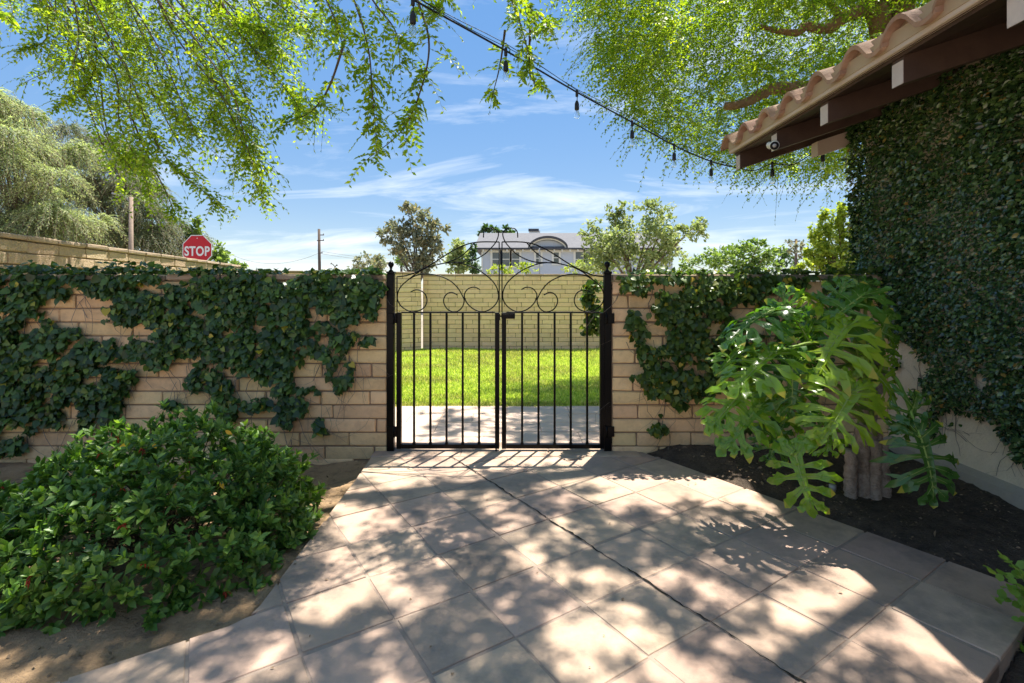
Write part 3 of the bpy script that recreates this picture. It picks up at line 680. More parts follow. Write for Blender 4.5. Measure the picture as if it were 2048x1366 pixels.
for r in range(4):
    for k in range(13):
        o = bpy.data.objects.new('roof_tile', tm); C.objects.link(o); par(o, hs)
        o.location = (XE - .055 + r * .37 + random.uniform(-.006, .006), YE + .09 - k * TP, 2.483 + r * .37 * SL + r * .012 + random.uniform(-.003, .003)); o.rotation_euler = (0, random.uniform(-.01, .01), random.uniform(-.012, .012))
big = MB(); z0 = 2.53 + SL * 1.4; big.add([(XE + 1.4, -3.5, z0), (6.6, -3.5, z0 + SL * 3.25), (6.6, YE, z0 + SL * 3.25), (XE + 1.4, YE, z0)], [(0, 1, 2, 3)])
big.build('upper_roof', M_rooft, hs)

# security camera under the eave
sc_ = thing('security_camera', P(1550, 290, 3.70), 'small white round security camera on the eave rafter', 'camera')
c = P(1549, 291, 3.66); ax = Vector((-.45, -.85, -.35)).normalized()
hb = MB().lathe(c - ax * .075, [(.0, 0), (.022, 0), (.031, .012), (.033, .06), (.033, .085), (.030, .088)], 18, ax).build('housing', M_white, sc_, True)
MB().lathe(c - ax * .075, [(.0298, .0862), (.028, .080), (.0005, .078)], 18, ax).build('lens_face', M_lens, sc_, True)
MB().lathe(c - ax * .075, [(.014, .0785), (.014, .084), (.010, .087), (.0005, .088)], 14, ax).build('lens', M_galv, sc_, True)
MB().tube([c - ax * .06, Vector((c.x + .03, 3.76, c.z + .035)), Vector((c.x + .03, 3.782, c.z + .035))], [.014, .014, .03], 10).build('bracket', M_white, sc_, True)
exec_order_marker = 1

# ================================================================== STRING LIGHTS
NODE = [(-2.35, 1.35, 2.86), (-1.0, 2.25, 2.83), (-.535, 2.70, 2.785), (-.04, 3.20, 2.745), (.48, 3.70, 2.675), (.985, 4.10, 2.585), (1.42, 4.38, 2.475), (1.80, 4.52, 2.37), (2.0, 4.46, 2.30)]
st = thing('string_light', NODE[0], 'black outdoor string light cable with clear hanging bulbs running to the eave corner', 'string light')
MB().tube(catmull(NODE, 8), .0062, 7).build('cable', M_cable, st, True)
for off in (.022, .034):
    pts = [Vector(p) + Vector((0, 0, off + .012 * math.sin(i * .9 + off * 90))) for i, p in enumerate(catmull(NODE, 4))]
    MB().tube(pts, .0022, 5).build('support_wire', M_cable, st, True)
pts = catmull([(2.0, 4.46, 2.30), (2.12, 4.38, 2.255), (2.27, 4.36, 2.31), (2.45, 4.34, 2.30), (2.66, 4.28, 2.44), (2.8, 4.2, 2.5)], 6)
MB().tube(pts, .0045, 6).build('cable', M_cable, st, True)
def bulb(p, drop, sc=1.0):
    p = Vector(p); k = MB()
    k.lathe(p, [(.0005, .018), (.009, .018), (.011, .004), (.011, -.03), (.008, -.034), (.0005, -.034)], 10)
    s_ = k.build('drop_clip', M_cable, st, True)
    q = p - Vector((0, 0, drop))
    MB().tube([p - Vector((0, 0, .03)), (p + q) / 2 + Vector((.003, 0, 0)), q], .0035, 6).build('drop_cord', M_cable, st, True)
    so_ = MB().lathe(q, [(.0005, .012), (.007, .012), (.013, .0), (.016, -.012), (.017, -.050), (.015, -.056), (.0005, -.056)], 14).build('socket', M_cable, st, True)
    b = q - Vector((0, 0, .056))
    bo = MB().lathe(b, [(.010, 0), (.013, -.008), (.019, -.026), (.0215, -.040), (.020, -.052), (.013, -.062), (.0005, -.065)], 16).build('bulb', M_bulb, st, True)
    f = MB(); f.tube([b, b - Vector((0, 0, .018))], .003, 6); f.tube([b + Vector((.003, 0, -.018)), b + Vector((.007, 0, -.04))], .0008, 4); f.tube([b + Vector((-.003, 0, -.018)), b + Vector((-.007, 0, -.04))], .0008, 4)
    f.build('filament', M_galv, bo)
for i in range(1, 8): bulb(NODE[i], .075)
bulb((2.27, 4.36, 2.31), .055); bulb((2.66, 4.28, 2.44), .075)

# ================================================================== IVY
def ellipse_mask(p, ells):
    m = np.zeros(len(p))
    for cx, cy, rx, ry, dns in ells:
        q = ((p[:, 0] - cx) / rx) ** 2 + ((p[:, 1] - cy) / ry) ** 2
        m = np.maximum(m, dns * np.clip(1.5 - q, 0, 1))
    return m
def wall_ivy(name, label, Y, x0, x1, y0, y1, ells, n, mat, size, seed, topband=True, stems=60, thick=.10):
    global rng
    rng = np.random.default_rng(seed)
    root = thing(name, P((x0 + x1) / 2, 905, Y), label, 'ivy')
    p = np.c_[rng.uniform(x0, x1, n), rng.uniform(y0, y1, n)]
    m = ellipse_mask(p, ells); nz = vnoise(p, 1 / 26., seed) * .6 + vnoise(p, 1 / 11., seed + 1) * .4
    keep = (nz < m * .66) & (rng.random(n) < .35 + m)
    p = p[keep]; m = m[keep]; k = len(p)
    dep = (rng.random(k) ** 1.3) * thick * (.35 + .65 * np.clip(m, 0, 1))
    pos = np.c_[(p[:, 0] - 1024) / FPX * Y, Y - .012 - dep, EYE + (HOR - p[:, 1]) / FPX * Y]
    d = unit(np.c_[rng.normal(0, .7, k), -rng.uniform(.05, .7, k), -rng.uniform(.15, 1.2, k)])
    nn = unit(np.c_[rng.normal(0, .45, k), -np.ones(k) * .8, rng.uniform(.0, 1.0, k)])
    sz = size * rng.uniform(.40, 1.35, k)
    if topband:
        kt = int(n * .06); pt = rng.uniform(x0, x1, kt); m2 = ellipse_mask(np.c_[pt, np.full(kt, y0 + 14)], ells)
        ok = vnoise(np.c_[pt, np.zeros(kt)], 1 / 30., seed + 5) < m2 * .85; pt = pt[ok]; kt = len(pt)
        hz = np.clip(rng.normal(0, .5, kt), -1, 1.6) * vnoise(np.c_[pt, np.zeros(kt)], 1 / 34., seed + 7)
        posT = np.c_[(pt - 1024) / FPX * Y, Y + rng.uniform(-.10, .22, kt), 1.335 + np.abs(hz) * .085]
        pos = np.r_[pos, posT]; d = np.r_[d, unit(np.c_[rng.normal(0, .8, kt), rng.normal(0, .8, kt), rng.normal(.1, .5, kt)])]
        nn = np.r_[nn, unit(np.c_[rng.normal(0, .5, kt), rng.normal(-.2, .5, kt), np.ones(kt)])]; sz = np.r_[sz, size * rng.uniform(.5, 1.1, kt)]
    h_ = rng.random(len(pos)) < .5
    split_leaves(T_ivy, pos[h_], d[h_], nn[h_], sz[h_], mat, root, 150)
    split_leaves(T_heart, pos[~h_], d[~h_], nn[~h_], sz[~h_], mat, root, 150, 'leaf', 'foliage')
    # runners
    polys = []; rad = []
    for i in range(stems):
        for _ in range(30):
            a = (rng.uniform(x0, x1), rng.uniform(y0 + 10, y1 - 40))
            if ellipse_mask(np.array([a]), ells)[0] > .3: break
        q = [a]; ang = rng.normal(math.pi / 2, .55)
        for j in range(7): ang += rng.normal(0, .4); q.append((q[-1][0] + math.cos(ang) * 18, q[-1][1] + math.sin(ang) * 18))
        polys.append([P(u, min(v_, 925), Y - .012 - .02 * rng.random()) for u, v_ in q]); rad.append(rng.uniform(.0015, .004))
    ribbons('stem', np.array([[tuple(v_) for v_ in q] for q in polys]), np.array(rad), M_stem, root)
    return root
EL = [(-20, 560, 60, 80, .95), (60, 590, 60, 70, .95), (60, 690, 110, 110, 1.0), (20, 790, 80, 70, .95), (20, 880, 40, 60, .62), (90, 830, 55, 40, .62), (175, 575, 80, 45, .9), (260, 590, 90, 60, .95), (185, 745, 95, 75, 1.0), (165, 830, 50, 40, .6),
      (215, 800, 40, 45, .85), (290, 720, 60, 60, .75), (150, 650, 70, 40, .6), (330, 650, 80, 70, .85), (390, 580, 70, 50, .95), (440, 630, 90, 90, 1.0), (520, 690, 90, 70, .95), (430, 740, 60, 50, .85), (350, 780, 30, 50, .6), (500, 590, 80, 50, .85),
      (570, 640, 80, 80, .95), (640, 590, 70, 50, .85), (640, 690, 70, 60, .85), (700, 600, 60, 60, 1.0), (735, 580, 40, 45, .95), (730, 650, 34, 50, .75), (560, 750, 60, 45, .85), (475, 800, 70, 45, .66), (575, 830, 20, 55, .8), (620, 800, 26, 45, .7), (690, 745, 26, 45, .55), (640, 850, 16, 26, .55), (430, 850, 40, 30, .45)]
wall_ivy('ivy_plant', 'dark green ivy sprawling over the block wall left of the gate', 3.75, -60, 768, 550, 935, EL, 27000, M_ivy, .047, 31, stems=170, thick=.085)
ER = [(1300, 565, 70, 30, 1.0), (1380, 575, 80, 40, .95), (1470, 570, 70, 40, .95), (1560, 560, 60, 26, 1.0), (1640, 560, 80, 26, 1.0), (1715, 565, 50, 40, 1.0), (1290, 650, 40, 90, .85), (1340, 640, 60, 90, .9), (1400, 650, 60, 90, .95), (1330, 740, 60, 70, .85), (1290, 730, 36, 60, .7), (1400, 740, 70, 60, .95), (1450, 690, 60, 70, .9), (1340, 790, 46, 36, .75),
      (1330, 835, 22, 30, .55), (1275, 855, 26, 14, .6), (1310, 855, 30, 14, .62), (1480, 820, 60, 40, .55), (1540, 640, 60, 60, .6), (1600, 720, 70, 120, .55), (1345, 880, 12, 22, .5)]
wall_ivy('ivy_plant', 'yellowing green ivy on the block wall between gate and large leaved plant', 3.75, 1228, 1740, 552, 900, ER, 15000, M_ivyr, .041, 37, stems=90)

# ivy over the house wall
rng = np.random.default_rng(41)
fig = thing('ivy_plant', (XW, 2.5, 0), 'dense dark glossy creeper covering the house wall up to the eave', 'ivy')
n = 95000
yy = rng.uniform(1.1, 4.06, n); zz = rng.uniform(-.05, 2.58, n)
def fig_low(y):   # lower edge of the growth, by depth
    xs = [1.0, 2.3, 2.72, 2.80, 2.88, 3.0, 3.12, 3.22, 3.36, 3.5, 3.62, 3.72, 4.1]
    zs = [.05, .12, .20, .27, .40, .50, .42, .33, .46, .60, .72, .82, .92]
    return np.interp(y, xs, zs)
p = np.c_[yy, zz]; lo = fig_low(yy) + (vnoise(p, 6, 2) - .5) * .45 + (vnoise(p, 17, 22) - .5) * .25
nz = vnoise(p, 9, 3) * .6 + vnoise(p, 22, 6) * .4
edge = np.clip((zz - lo) / .30, -1, 1)
keep = (zz > lo) & (nz < .46 + edge * .7)
yy, zz, edge = yy[keep], zz[keep], edge[keep]; k = len(yy)
bulge = vnoise(np.c_[yy, zz], 3.2, 9)
bulge = .55 * bulge + .45 * vnoise(np.c_[yy, zz], 9.5, 29); dep = rng.random(k) ** .55 * (.015 + .19 * np.clip(edge, 0, 1) * np.clip(bulge - .22, 0, 1))
pos = np.c_[XW - .008 - dep, yy, zz]
d = unit(np.c_[-rng.uniform(.0, .9, k), rng.normal(0, .8, k), -rng.uniform(-.2, 1.1, k)])
nn = unit(np.c_[-np.ones(k) * .8, rng.normal(-.15, .7, k), rng.uniform(-.2, 1.1, k)])
sz = rng.uniform(.012, .037, k) * (.8 + .45 * vnoise(np.c_[yy, zz], 4, 19))
# leaves that wrap the far corner and stand out past it
kc = 2600; zc = rng.uniform(1.0, 2.56, kc); xc = rng.uniform(XW - .10, XW + .35, kc)
pos = np.r_[pos, np.c_[xc, YC + .01 + rng.random(kc) * .09, zc]]; d = np.r_[d, unit(np.c_[rng.normal(-.2, .8, kc), rng.uniform(0, .7, kc), -rng.uniform(-.2, 1, kc)])]; nn = np.r_[nn, unit(np.c_[rng.normal(-.5, .5, kc), np.ones(kc) * .6, rng.uniform(0, 1, kc)])]; sz = np.r_[sz, rng.uniform(.026, .05, kc)]
split_leaves(T_oval, pos, d, nn, sz, M_fig, fig)
pl = []; rad = []
for i in range(70):
    y0 = rng.uniform(2.4, 3.9); z0 = fig_low(np.array([y0]))[0] + rng.uniform(-.02, .5); q = [(y0, z0)]; a = rng.normal(-math.pi / 2, .5)
    for j in range(6): a += rng.normal(0, .35); q.append((q[-1][0] + math.cos(a) * .05, max(q[-1][1] + math.sin(a) * .05, .12)))
    pl.append([(XW - .006, u, v_) for u, v_ in q]); rad.append(rng.uniform(.001, .003))
for i in range(5):   # bare runners low on the stucco
    y0 = rng.uniform(2.75, 3.3); z0 = rng.uniform(.26, .36); q = [(y0 + j * .045, z0 + .03 * math.sin(j * .7 + i) + j * .006) for j in range(7)]
    pl.append([(XW - .004, u, v_) for u, v_ in q]); rad.append(.003)
ribbons('stem', np.array(pl), np.array(rad), M_stem, fig)

# vine hanging behind the right gate leaf
rng = np.random.default_rng(43)
vb = thing('ivy_plant', (.60, 4.03, 0), 'bright narrow vine hanging behind the right gate post', 'ivy')
k = 420; px = rng.normal(1184, 9, k); py = rng.uniform(560, 668, k); px += 8 * np.sin(py / 14.); ok = (px > 1163) & (px < 1212); px, py = px[ok], py[ok]; k = len(px)
Yv = 4.05 + rng.uniform(-.06, .06, k); pos = np.c_[(px - 1024) / FPX * Yv, Yv, EYE + (HOR - py) / FPX * Yv]
d = unit(np.c_[rng.normal(-.2, .7, k), rng.normal(0, .6, k), -rng.uniform(0, 1, k)]); nn = unit(np.c_[rng.normal(-.2, .5, k), rng.normal(0, .8, k), np.ones(k) * .5])
split_leaves(T_ivy, pos, d, nn, rng.uniform(.025, .05, k), M_ivyr, vb, 120)
ribbons('stem', np.array([[tuple(P(1184 + s_ * 5, 556 + j * 16, 4.05)) for j in range(8)] for s_ in (-1, 0, 1.2)]), np.array([.003, .002, .003]), M_stem, vb)

# ================================================================== AZALEA SHRUB
rng = np.random.default_rng(51)
az = thing('azalea_shrub', (-1.68, 2.40, -.04), 'rounded green azalea bush with red spent blooms beside the path', 'shrub')
LOB = [(-1.66, 2.52, .03, .58, .50, .50), (-1.42, 2.60, .02, .42, .42, .38), (-2.05, 2.40, .02, .52, .46, .42), (-1.62, 2.18, .0, .58, .36, .36), (-1.95, 2.10, .0, .40, .30, .24), (-1.30, 2.50, .0, .28, .32, .28), (-2.42, 2.42, .0, .34, .36, .30), (-1.80, 2.02, .0, .34, .22, .18)]
RP = []; RD = []
def lob_in(q, shrink=.93):
    m = np.zeros(len(q), bool)
    for cx, cy, cz, rx, ry, rz in LOB: m |= (((q[:, 0] - cx) / rx) ** 2 + ((q[:, 1] - cy) / ry) ** 2 + ((q[:, 2] - cz) / rz) ** 2) < shrink ** 2
    return m
for cx, cy, cz, rx, ry, rz in LOB:
    m_ = int(1150 * (rx * ry + rx * rz) / .6); u = rdir(m_); u[:, 2] = np.abs(u[:, 2]) * 1.0 - .12; u = unit(u)
    rr = 1 + (vnoise(u * 3 + cx * 7, 1.0, 5) - .5) * .62 + rng.normal(0, .06, m_) - (rng.random(m_) < .30) * rng.uniform(.05, .35, m_)
    q = np.array([cx, cy, cz]) + u * np.array([rx, ry, rz]) * rr[:, None]
    ok = ~lob_in(q, .80) & (q[:, 2] > -.02); RP.append(q[ok]); RD.append(unit(u[ok] * np.array([.8, .8, .8]) + np.array([0, 0, .55]) + rng.normal(0, .25, (ok.sum(), 3))))
spr = np.array([tuple(P(415, 815, 2.62)), tuple(P(328, 800, 2.62)), tuple(P(360, 815, 2.65)), tuple(P(570, 890, 2.6)), tuple(P(640, 1050, 2.45)), tuple(P(75, 960, 2.45)), tuple(P(30, 1040, 2.35))])
RP.append(spr); RD.append(np.tile(np.array([[0, -.1, 1.0]]), (len(spr), 1)))
RP = np.concatenate(RP); RD = np.concatenate(RD); RP = np.array([-1.78, 2.40, 0]) + (RP - np.array([-1.78, 2.40, 0])) * np.array([.93, .95, .97]); k = len(RP); nl = 7
x_, y_, z_ = frames(RD, rdir(k)); ph = rng.random((k, 1)) * 6.28 + np.arange(nl)[None] * 2.4
tilt = rng.uniform(.25, 1.25, (k, nl)); off = np.linspace(.0, .035, nl)[None, :, None]
ld = (x_[:, None] * np.cos(ph)[..., None] + z_[:, None] * np.sin(ph)[..., None]) * np.sin(tilt)[..., None] + y_[:, None] * np.cos(tilt)[..., None]
lp = RP[:, None] - y_[:, None] * off; ln = y_[:, None] + rng.normal(0, .25, (k, nl, 3)); ls = rng.uniform(.035, .062, (k, nl)) * (.75 + .35 * np.linspace(0, 1, nl))[None]
lp, ld, ln, ls = lp.reshape(-1, 3), ld.reshape(-1, 3), ln.reshape(-1, 3), ls.ravel()
young = (np.tile(np.arange(nl), k) < 3) & (np.repeat(rng.random(k), nl) < .62)
split_leaves(T_ell, lp[~young], ld[~young], ln[~young], ls[~young], M_aza, az, 150)
split_leaves(T_ell, lp[young], ld[young], ln[young], ls[young] * .95, M_azan, az, 150, 'leaf', 'young_foliage')
ri = rng.choice(k, 34, replace=False)
for a in RP[ri]:
    mb = MB()
    for j in range(5):
        u = Vector(rdir(1)[0]); b = Vector(a) - Vector((0, 0, .012)); mb.tube([b, b + u * .012 + Vector((0, 0, -.006)), b + u * .020 + Vector((0, 0, -.018))], [.002, .0045, .001], 5)
    mb.build('spent_bloom', M_azared, az, True)
yi = rng.choice(np.where((RP[:, 1] < 2.5) & (RP[:, 2] > .12))[0], 9, replace=False); 
leaf_objs('yellow_leaf', T_ell, RP[yi] + np.array([0, -.02, 0]), unit(np.c_[rng.normal(0, .6, 9), np.full(9, -.3), -rng.random(9)]), np.tile(np.array([[.2, -1, .3]]), (9, 1)), np.full(9, .04), M_yellow, az)
pl = []; bi = rng.choice(k, 170, replace=False)
for a in RP[bi]:
    b = np.array([-1.7 + rng.normal(0, .12), 2.42 + rng.normal(0, .10), -.03]); m_ = (a + b) / 2 + np.array([0, 0, -.06]); pl.append([b, b * .6 + m_ * .4, m_ * .5 + a * .5 - np.array([0, 0, .02]), a])
ribbons('branch', np.array(pl), .006, M_twig, az)

# ================================================================== PHILODENDRON
random.seed(5); rng = np.random.default_rng(61)
ph = thing('philodendron_plant', (2.03, 2.88, .03), 'large split leaf philodendron with pale ringed stems before the wall', 'plant')
def lobed_leaf(L, wid, nl=7, seed=0):
    """deeply cut leaf; base at origin, tip at +Y, upper face +Z"""
    r = random.Random(seed); mb = MB(); veins = MB(); tips = []
    def zc(x, y): return -.34 * (y / L) ** 2 * L * .5 * (1 if y > 0 else 0) + .30 * abs(x) - .55 * abs(x) ** 2 / max(wid, .01)
    def lob(s, y0, y1, ang, ln, w0, sub=True):
        # lobe from midrib segment y0..y1, going out at angle ang from +Y on side s
        bx, by = 0.0, (y0 + y1) / 2; dx, dy = s * math.sin(ang), math.cos(ang); px_, py_ = -dy * s, dx * s
        pf = [(0, .95), (.16, .60), (.40, .66), (.62, 1.15), (.73, .80), (.87, .90), (1.0, .12)]
        V = []; ph_ = r.uniform(0, 6); cv = r.uniform(-.75, .45)
        for i, (t, w_) in enumerate(pf):
            cx = bx + dx * ln * t; cy = by + dy * ln * t + .10 * ln * t * t * r.uniform(.5, 1.2)
            ww = w0 * .5 * w_
            for q in (-1, 0, 1):
                wq = ww * q * (1 + .38 * r.uniform(-1, 1)); X = cx + px_ * wq; Y = cy + py_ * wq
                Z = zc(X, Y) + (.14 * ww if q else 0) + .010 * math.sin(t * 9 + ph_ + q) * (abs(q)) + .22 * ln * t * t * cv - .03 * t * t * ln
                V.append((X, Y, Z))
        F = []
        for i in range(len(pf) - 1):
            a = 3 * i
            F += [(a, a + 1, a + 4, a + 3), (a + 1, a + 2, a + 5, a + 4)] if s > 0 else [(a + 3, a + 4, a + 1, a), (a + 4, a + 5, a + 2, a + 1)]
        if r.random() < .5: tips.extend((len(mb.f) + len(F) - 1, len(mb.f) + len(F) - 2))
        mb.add(V, F)
        if sub:
            for q, t0, l2 in ((1, .50, .34), (-1, .62, .26)):
                sx, sy = bx + dx * ln * t0, by + dy * ln * t0 + .08 * ln * t0 * t0; a2 = ang - q * math.radians(38 + r.uniform(-8, 8)); ex, ey = s * math.sin(a2), math.cos(a2); nx, ny = -ey, ex; VV = []; l3 = ln * l2 * r.uniform(.8, 1.25)
                for tt, ww in ((0, .30), (.5, .26), (1.0, .03)):
                    for qq in (-1, 1):
                        X = sx + ex * l3 * tt + nx * w0 * ww * qq; Y = sy + ey * l3 * tt + ny * w0 * ww * qq; VV.append((X, Y, zc(X, Y) - .05 * t0 * t0 * ln - .02 * tt + .006))
                mb.add(VV, [(0, 1, 3, 2), (2, 3, 5, 4)] if True else [])
        veins.tube([(V[3 * i + 1][0], V[3 * i + 1][1], V[3 * i + 1][2] + .0015) for i in range(5)], [.0022, .0018, .0014, .001, .0006], 4, False)
    seg = L / nl
    for i in range(nl):
        t = (i + .5) / nl
        prof = math.sin(math.pi * (.22 + .70 * t)) ** .8
        for s in (-1, 1):
            ang = math.radians(132 - 92 * t + r.uniform(-9, 9)); ln = wid * 1.12 * prof * r.uniform(.85, 1.12)
            lob(s, i * seg * .96, (i + 1) * seg * .98, ang, ln, seg * .84 * r.uniform(.85, 1.2))
    for s in (-1, 1):   # backward basal lobes
        lob(s, -.02 * L, .08 * L, math.radians(150), wid * .80, seg * .8); lob(s, -.03 * L, .05 * L, math.radians(170), wid * .5, seg * .6)
    lob(1, .90 * L, 1.0 * L, math.radians(6), L * .30, seg * 1.0)
    # web along the midrib
    V = []; F = []
    for i in range(9):
        t = i / 8; w_ = .17 * wid * (1 - .75 * t) + .006; y = t * L
        V += [(-w_, y, zc(w_, y) + .004), (0, y, zc(0, y)), (w_, y, zc(w_, y) + .004)]
    for i in range(8): a = 3 * i; F += [(a + 1, a + 4, a + 3, a), (a + 2, a + 5, a + 4, a + 1)]
    mb.add(V, F)
    veins.tube([(0, t * L / 8, zc(0, t * L / 8) + .003) for t in range(9)], [.0055 - .0005 * t for t in range(9)], 5, False)
    return mb, veins, tips
CR = Vector((2.08, 2.93, .60))
LEAF = [  # junction px, tip px, depth at junction, depth at tip, half width, face direction
 ((1548, 620), (1452, 660), 2.78, 2.60, .19, (-.3, -.35, .9)), ((1608, 588), (1706, 640), 2.95, 2.85, .20, (-.1, -.4, .9)), ((1728, 590), (1612, 665), 2.80, 2.72, .20, (-.35, -.55, .75)),
 ((1690, 655), (1622, 742), 2.66, 2.52, .22, (-.45, -.75, .55)), ((1548, 706), (1468, 760), 2.62, 2.45, .21, (-.25, -.5, .85)), ((1584, 728), (1588, 826), 2.60, 2.50, .20, (-.25, -.85, .45)),
 ((1738, 735), (1798, 790), 2.66, 2.60, .16, (.25, -.85, .4)), ((1704, 782), (1656, 872), 2.46, 2.34, .21, (-.3, -.85, .42)), ((1500, 772), (1420, 842), 2.72, 2.60, .18, (-.4, -.6, .7)),
 ((1520, 812), (1448, 892), 2.62, 2.52, .16, (-.4, -.75, .5)), ((1590, 905), (1622, 1022), 2.44, 2.32, .155, (-.45, -.85, .25)), ((1655, 850), (1660, 905), 2.44, 2.38, .13, (-.1, -.95, .3)),
 ((1838, 868), (1886, 1000), 2.40, 2.28, .18, (.25, -.85, .5)), ((1600, 700), (1505, 712), 2.85, 2.70, .18, (-.3, -.5, .8)),
 ((1690, 600), (1742, 552), 2.95, 2.95, .15, (-.2, -.6, .7)), ((1772, 660), (1800, 730), 2.86, 2.80, .15, (.1, -.8, .5)),
 ((1570, 800), (1545, 880), 2.70, 2.62, .15, (-.3, -.9, .35)), ((1555, 862), (1540, 920), 2.60, 2.55, .12, (-.3, -.9, .3)),
 ((1480, 700), (1440, 735), 2.80, 2.70, .13, (-.3, -.6, .75)),
 ((1585, 660), (1566, 578), 2.80, 2.78, .13, (-.2, -.8, .3)), ((1668, 640), (1690, 556), 2.86, 2.86, .15, (-.1, -.8, .35)), ((1745, 690), (1790, 625), 2.80, 2.78, .14, (.2, -.8, .4)), ((1620, 690), (1600, 640), 2.76, 2.72, .14, (-.3, -.8, .4)), ((1810, 850), (1842, 795), 2.50, 2.46, .14, (.2, -.85, .4))]
for i, (J, T, yj, yt, wd, nf) in enumerate(LEAF):
    a = P(*J, yj); b = P(*T, yt); dv = b - a; L = dv.length; y_ax = dv.normalized()
    zn = Vector(nf) + Vector((random.uniform(-.38, .38), random.uniform(-.1, .35), random.uniform(-.1, .45))); zn = (zn - y_ax * zn.dot(y_ax)).normalized(); x_ax = y_ax.cross(zn)
    mb, vn, tips = lobed_leaf(L * .88, wd * .94, 5 if wd < .17 else 6, 100 + i)
    R = Matrix((x_ax, y_ax, zn)).transposed().to_4x4(); R.translation = a
    o = mb.build('leaf', M_phil, ph, True); o.data.materials.append(M_philtip)
    for t_ in tips:
        if t_ < len(o.data.polygons): o.data.polygons[t_].material_index = 1
    o.matrix_parent_inverse = Matrix.Identity(4); R2 = R.copy(); R2.translation = a - Vector(ph.location); o.matrix_basis = R2
    vn.build('vein', M_vein, o, True)
    base = CR + Vector((random.uniform(-.05, .05), random.uniform(-.06, .02), random.uniform(-.22, .18))); mid = (base + a) / 2 + Vector((0, 0, .06 + .08 * random.random()))
    MB().tube(catmull([base, mid, a - y_ax * .01, a + zn * .0], 5), [.013 - .0006 * q for q in range(16)], 7).build('petiole', M_petiole, ph, True)
for (px, pt, r_) in ((1700, 900, .028), (1718, 868, .027), (1738, 860, .036), (1757, 862, .026), (1768, 885, .030), (1728, 850, .03), (1750, 880, .026)):
    Y = 2.90 + random.uniform(-.05, .06); a = P(px, 1003, Y); a.z = .0; b = P(px + random.uniform(-6, 6), pt, Y + .01)
    r_ *= 1.15; pts = [a.lerp(b, t / 14) + Vector((.004 * math.sin(t * 1.3), .004 * math.cos(t), 0)) for t in range(15)]
    MB().tube(pts, [r_ * (1.12 if t == 0 else 1.0) * (1 + (.10 if t % 2 else -.07) + random.uniform(-.04, .04)) for t in range(15)], 11).build('stem', M_philtrunk, ph, True)
pts = catmull([P(1738, 880, 2.92), P(1735, 820, 2.93), P(1748, 770, 2.95), P(1752, 720, 2.97)], 6)
MB().tube(pts, [.048 * (1 + (.10 if t % 2 else -.05)) for t in range(len(pts))], 12).build('crown_stem', M_philtrunk, ph, True)
sp = thing('riser_pipe', P(1665, 985, 2.95), 'short grey irrigation riser in the dark soil left of the philodendron stems', 'pipe')
p_ = P(1665, 985, 2.95); p_.z = -.02; MB().lathe(p_, [(.016, 0), (.016, .06), (.020, .062), (.020, .085), (.012, .09), (.0005, .09)], 12).build('riser', M_galv, sp, True)

# weed at lower right
rng = np.random.default_rng(71)
wd = thing('weed_plant', (1.95, 1.72, -.06), 'light green leafy weed at the path corner by the lower right edge', 'plant')
LP = []; LD = []; pl = []
for (x, y) in ((2048, 1120), (2030, 1140), (1985, 1140), (2000, 1110), (2040, 1180), (2048, 1210), (2010, 1175), (1990, 1195), (2040, 1240), (2060, 1150), (2075, 1190), (2048, 1330), (2060, 1300), (2042, 1300), (2070, 1230)):
    Y = 1.72 + rng.uniform(-.05, .1); t = np.array(P(x, y, Y)); b = np.array([1.90 + rng.normal(0, .02), 1.74, -.05]); m_ = (t + b) / 2 + np.array([.02, 0, .05]); pl.append([b, (b + m_) / 2, (m_ + t) / 2 + np.array([0, 0, .02]), t])
    for s_ in (.45, .6, .75, .88, 1.0):
        for q in (0, 1): LP.append(b + (t - b) * s_ + np.array([0, 0, .06 * math.sin(math.pi * s_)])); LD.append(rng.normal(0, 1, 3) * np.array([1, 1, .5]) + np.array([-.3, -.2, 0]))
LP = np.array(LP); LD = unit(np.array(LD)); leaf_objs('leaf', T_round, LP, LD, unit(np.c_[rng.normal(0, .4, len(LP)), rng.normal(-.4, .4, len(LP)), np.ones(len(LP))]), rng.uniform(.016, .034, len(LP)), M_weed, wd)
ribbons('stem', np.array(pl), .0025, M_petiole, wd)

# ================================================================== TREES
def tube_poly(mb, pts, r0, r1, n=8, wob=0.0):
    pts = catmull(pts, 5); m_ = len(pts)
    pts = [p + Vector((random.uniform(-wob, wob), random.uniform(-wob, wob), random.uniform(-wob, wob))) for p in pts]
    mb.tube(pts, [r0 + (r1 - r0) * i / (m_ - 1) for i in range(m_)], n)
# --- elm behind the roof; its crown reaches over the path
random.seed(8); rng = np.random.default_rng(81)
ea = thing('elm_tree', (5.6, 7.2, -.3), 'large elm with brown limbs spreading behind the clay tile roof', 'tree')
mb = MB(); tube_poly(mb, [(5.6, 7.2, -.4), (5.5, 7.2, 2.0), (5.45, 7.15, 4.2)], .30, .22, 12, .01); mb.build('trunk', M_elmbark, ea, True)
def limb(pts, r0, r1, parent=ea):
    m_ = MB(); tube_poly(m_, pts, r0, r1, 9, .012); return m_.build('branch', M_elmbark, parent, True)
limb([(5.45, 7.15, 4.1), P(1803, 14, 7.0), P(1736, 17, 6.9), P(1687, 37, 6.8), P(1655, 58, 6.8), P(1615, 54, 6.7), P(1582, 66, 6.7), P(1520, 52, 6.6)], .12, .03)
limb([P(1687, 37, 6.8), P(1659, 7, 6.8), P(1630, -40, 6.8)], .05, .02)
limb([(5.5, 7.2, 3.4), P(1660, 185, 7.0), P(1589, 178, 6.9), P(1547, 178, 6.8), P(1519, 190, 6.8), P(1490, 206, 6.8), P(1450, 212, 6.7)], .11, .05)
limb([(5.45, 7.15, 4.2), (4.4, 6.6, 6.2), (2.8, 6.0, 6.9), (.8, 5.4, 7.0), (-.8, 5.0, 6.7)], .16, .04)
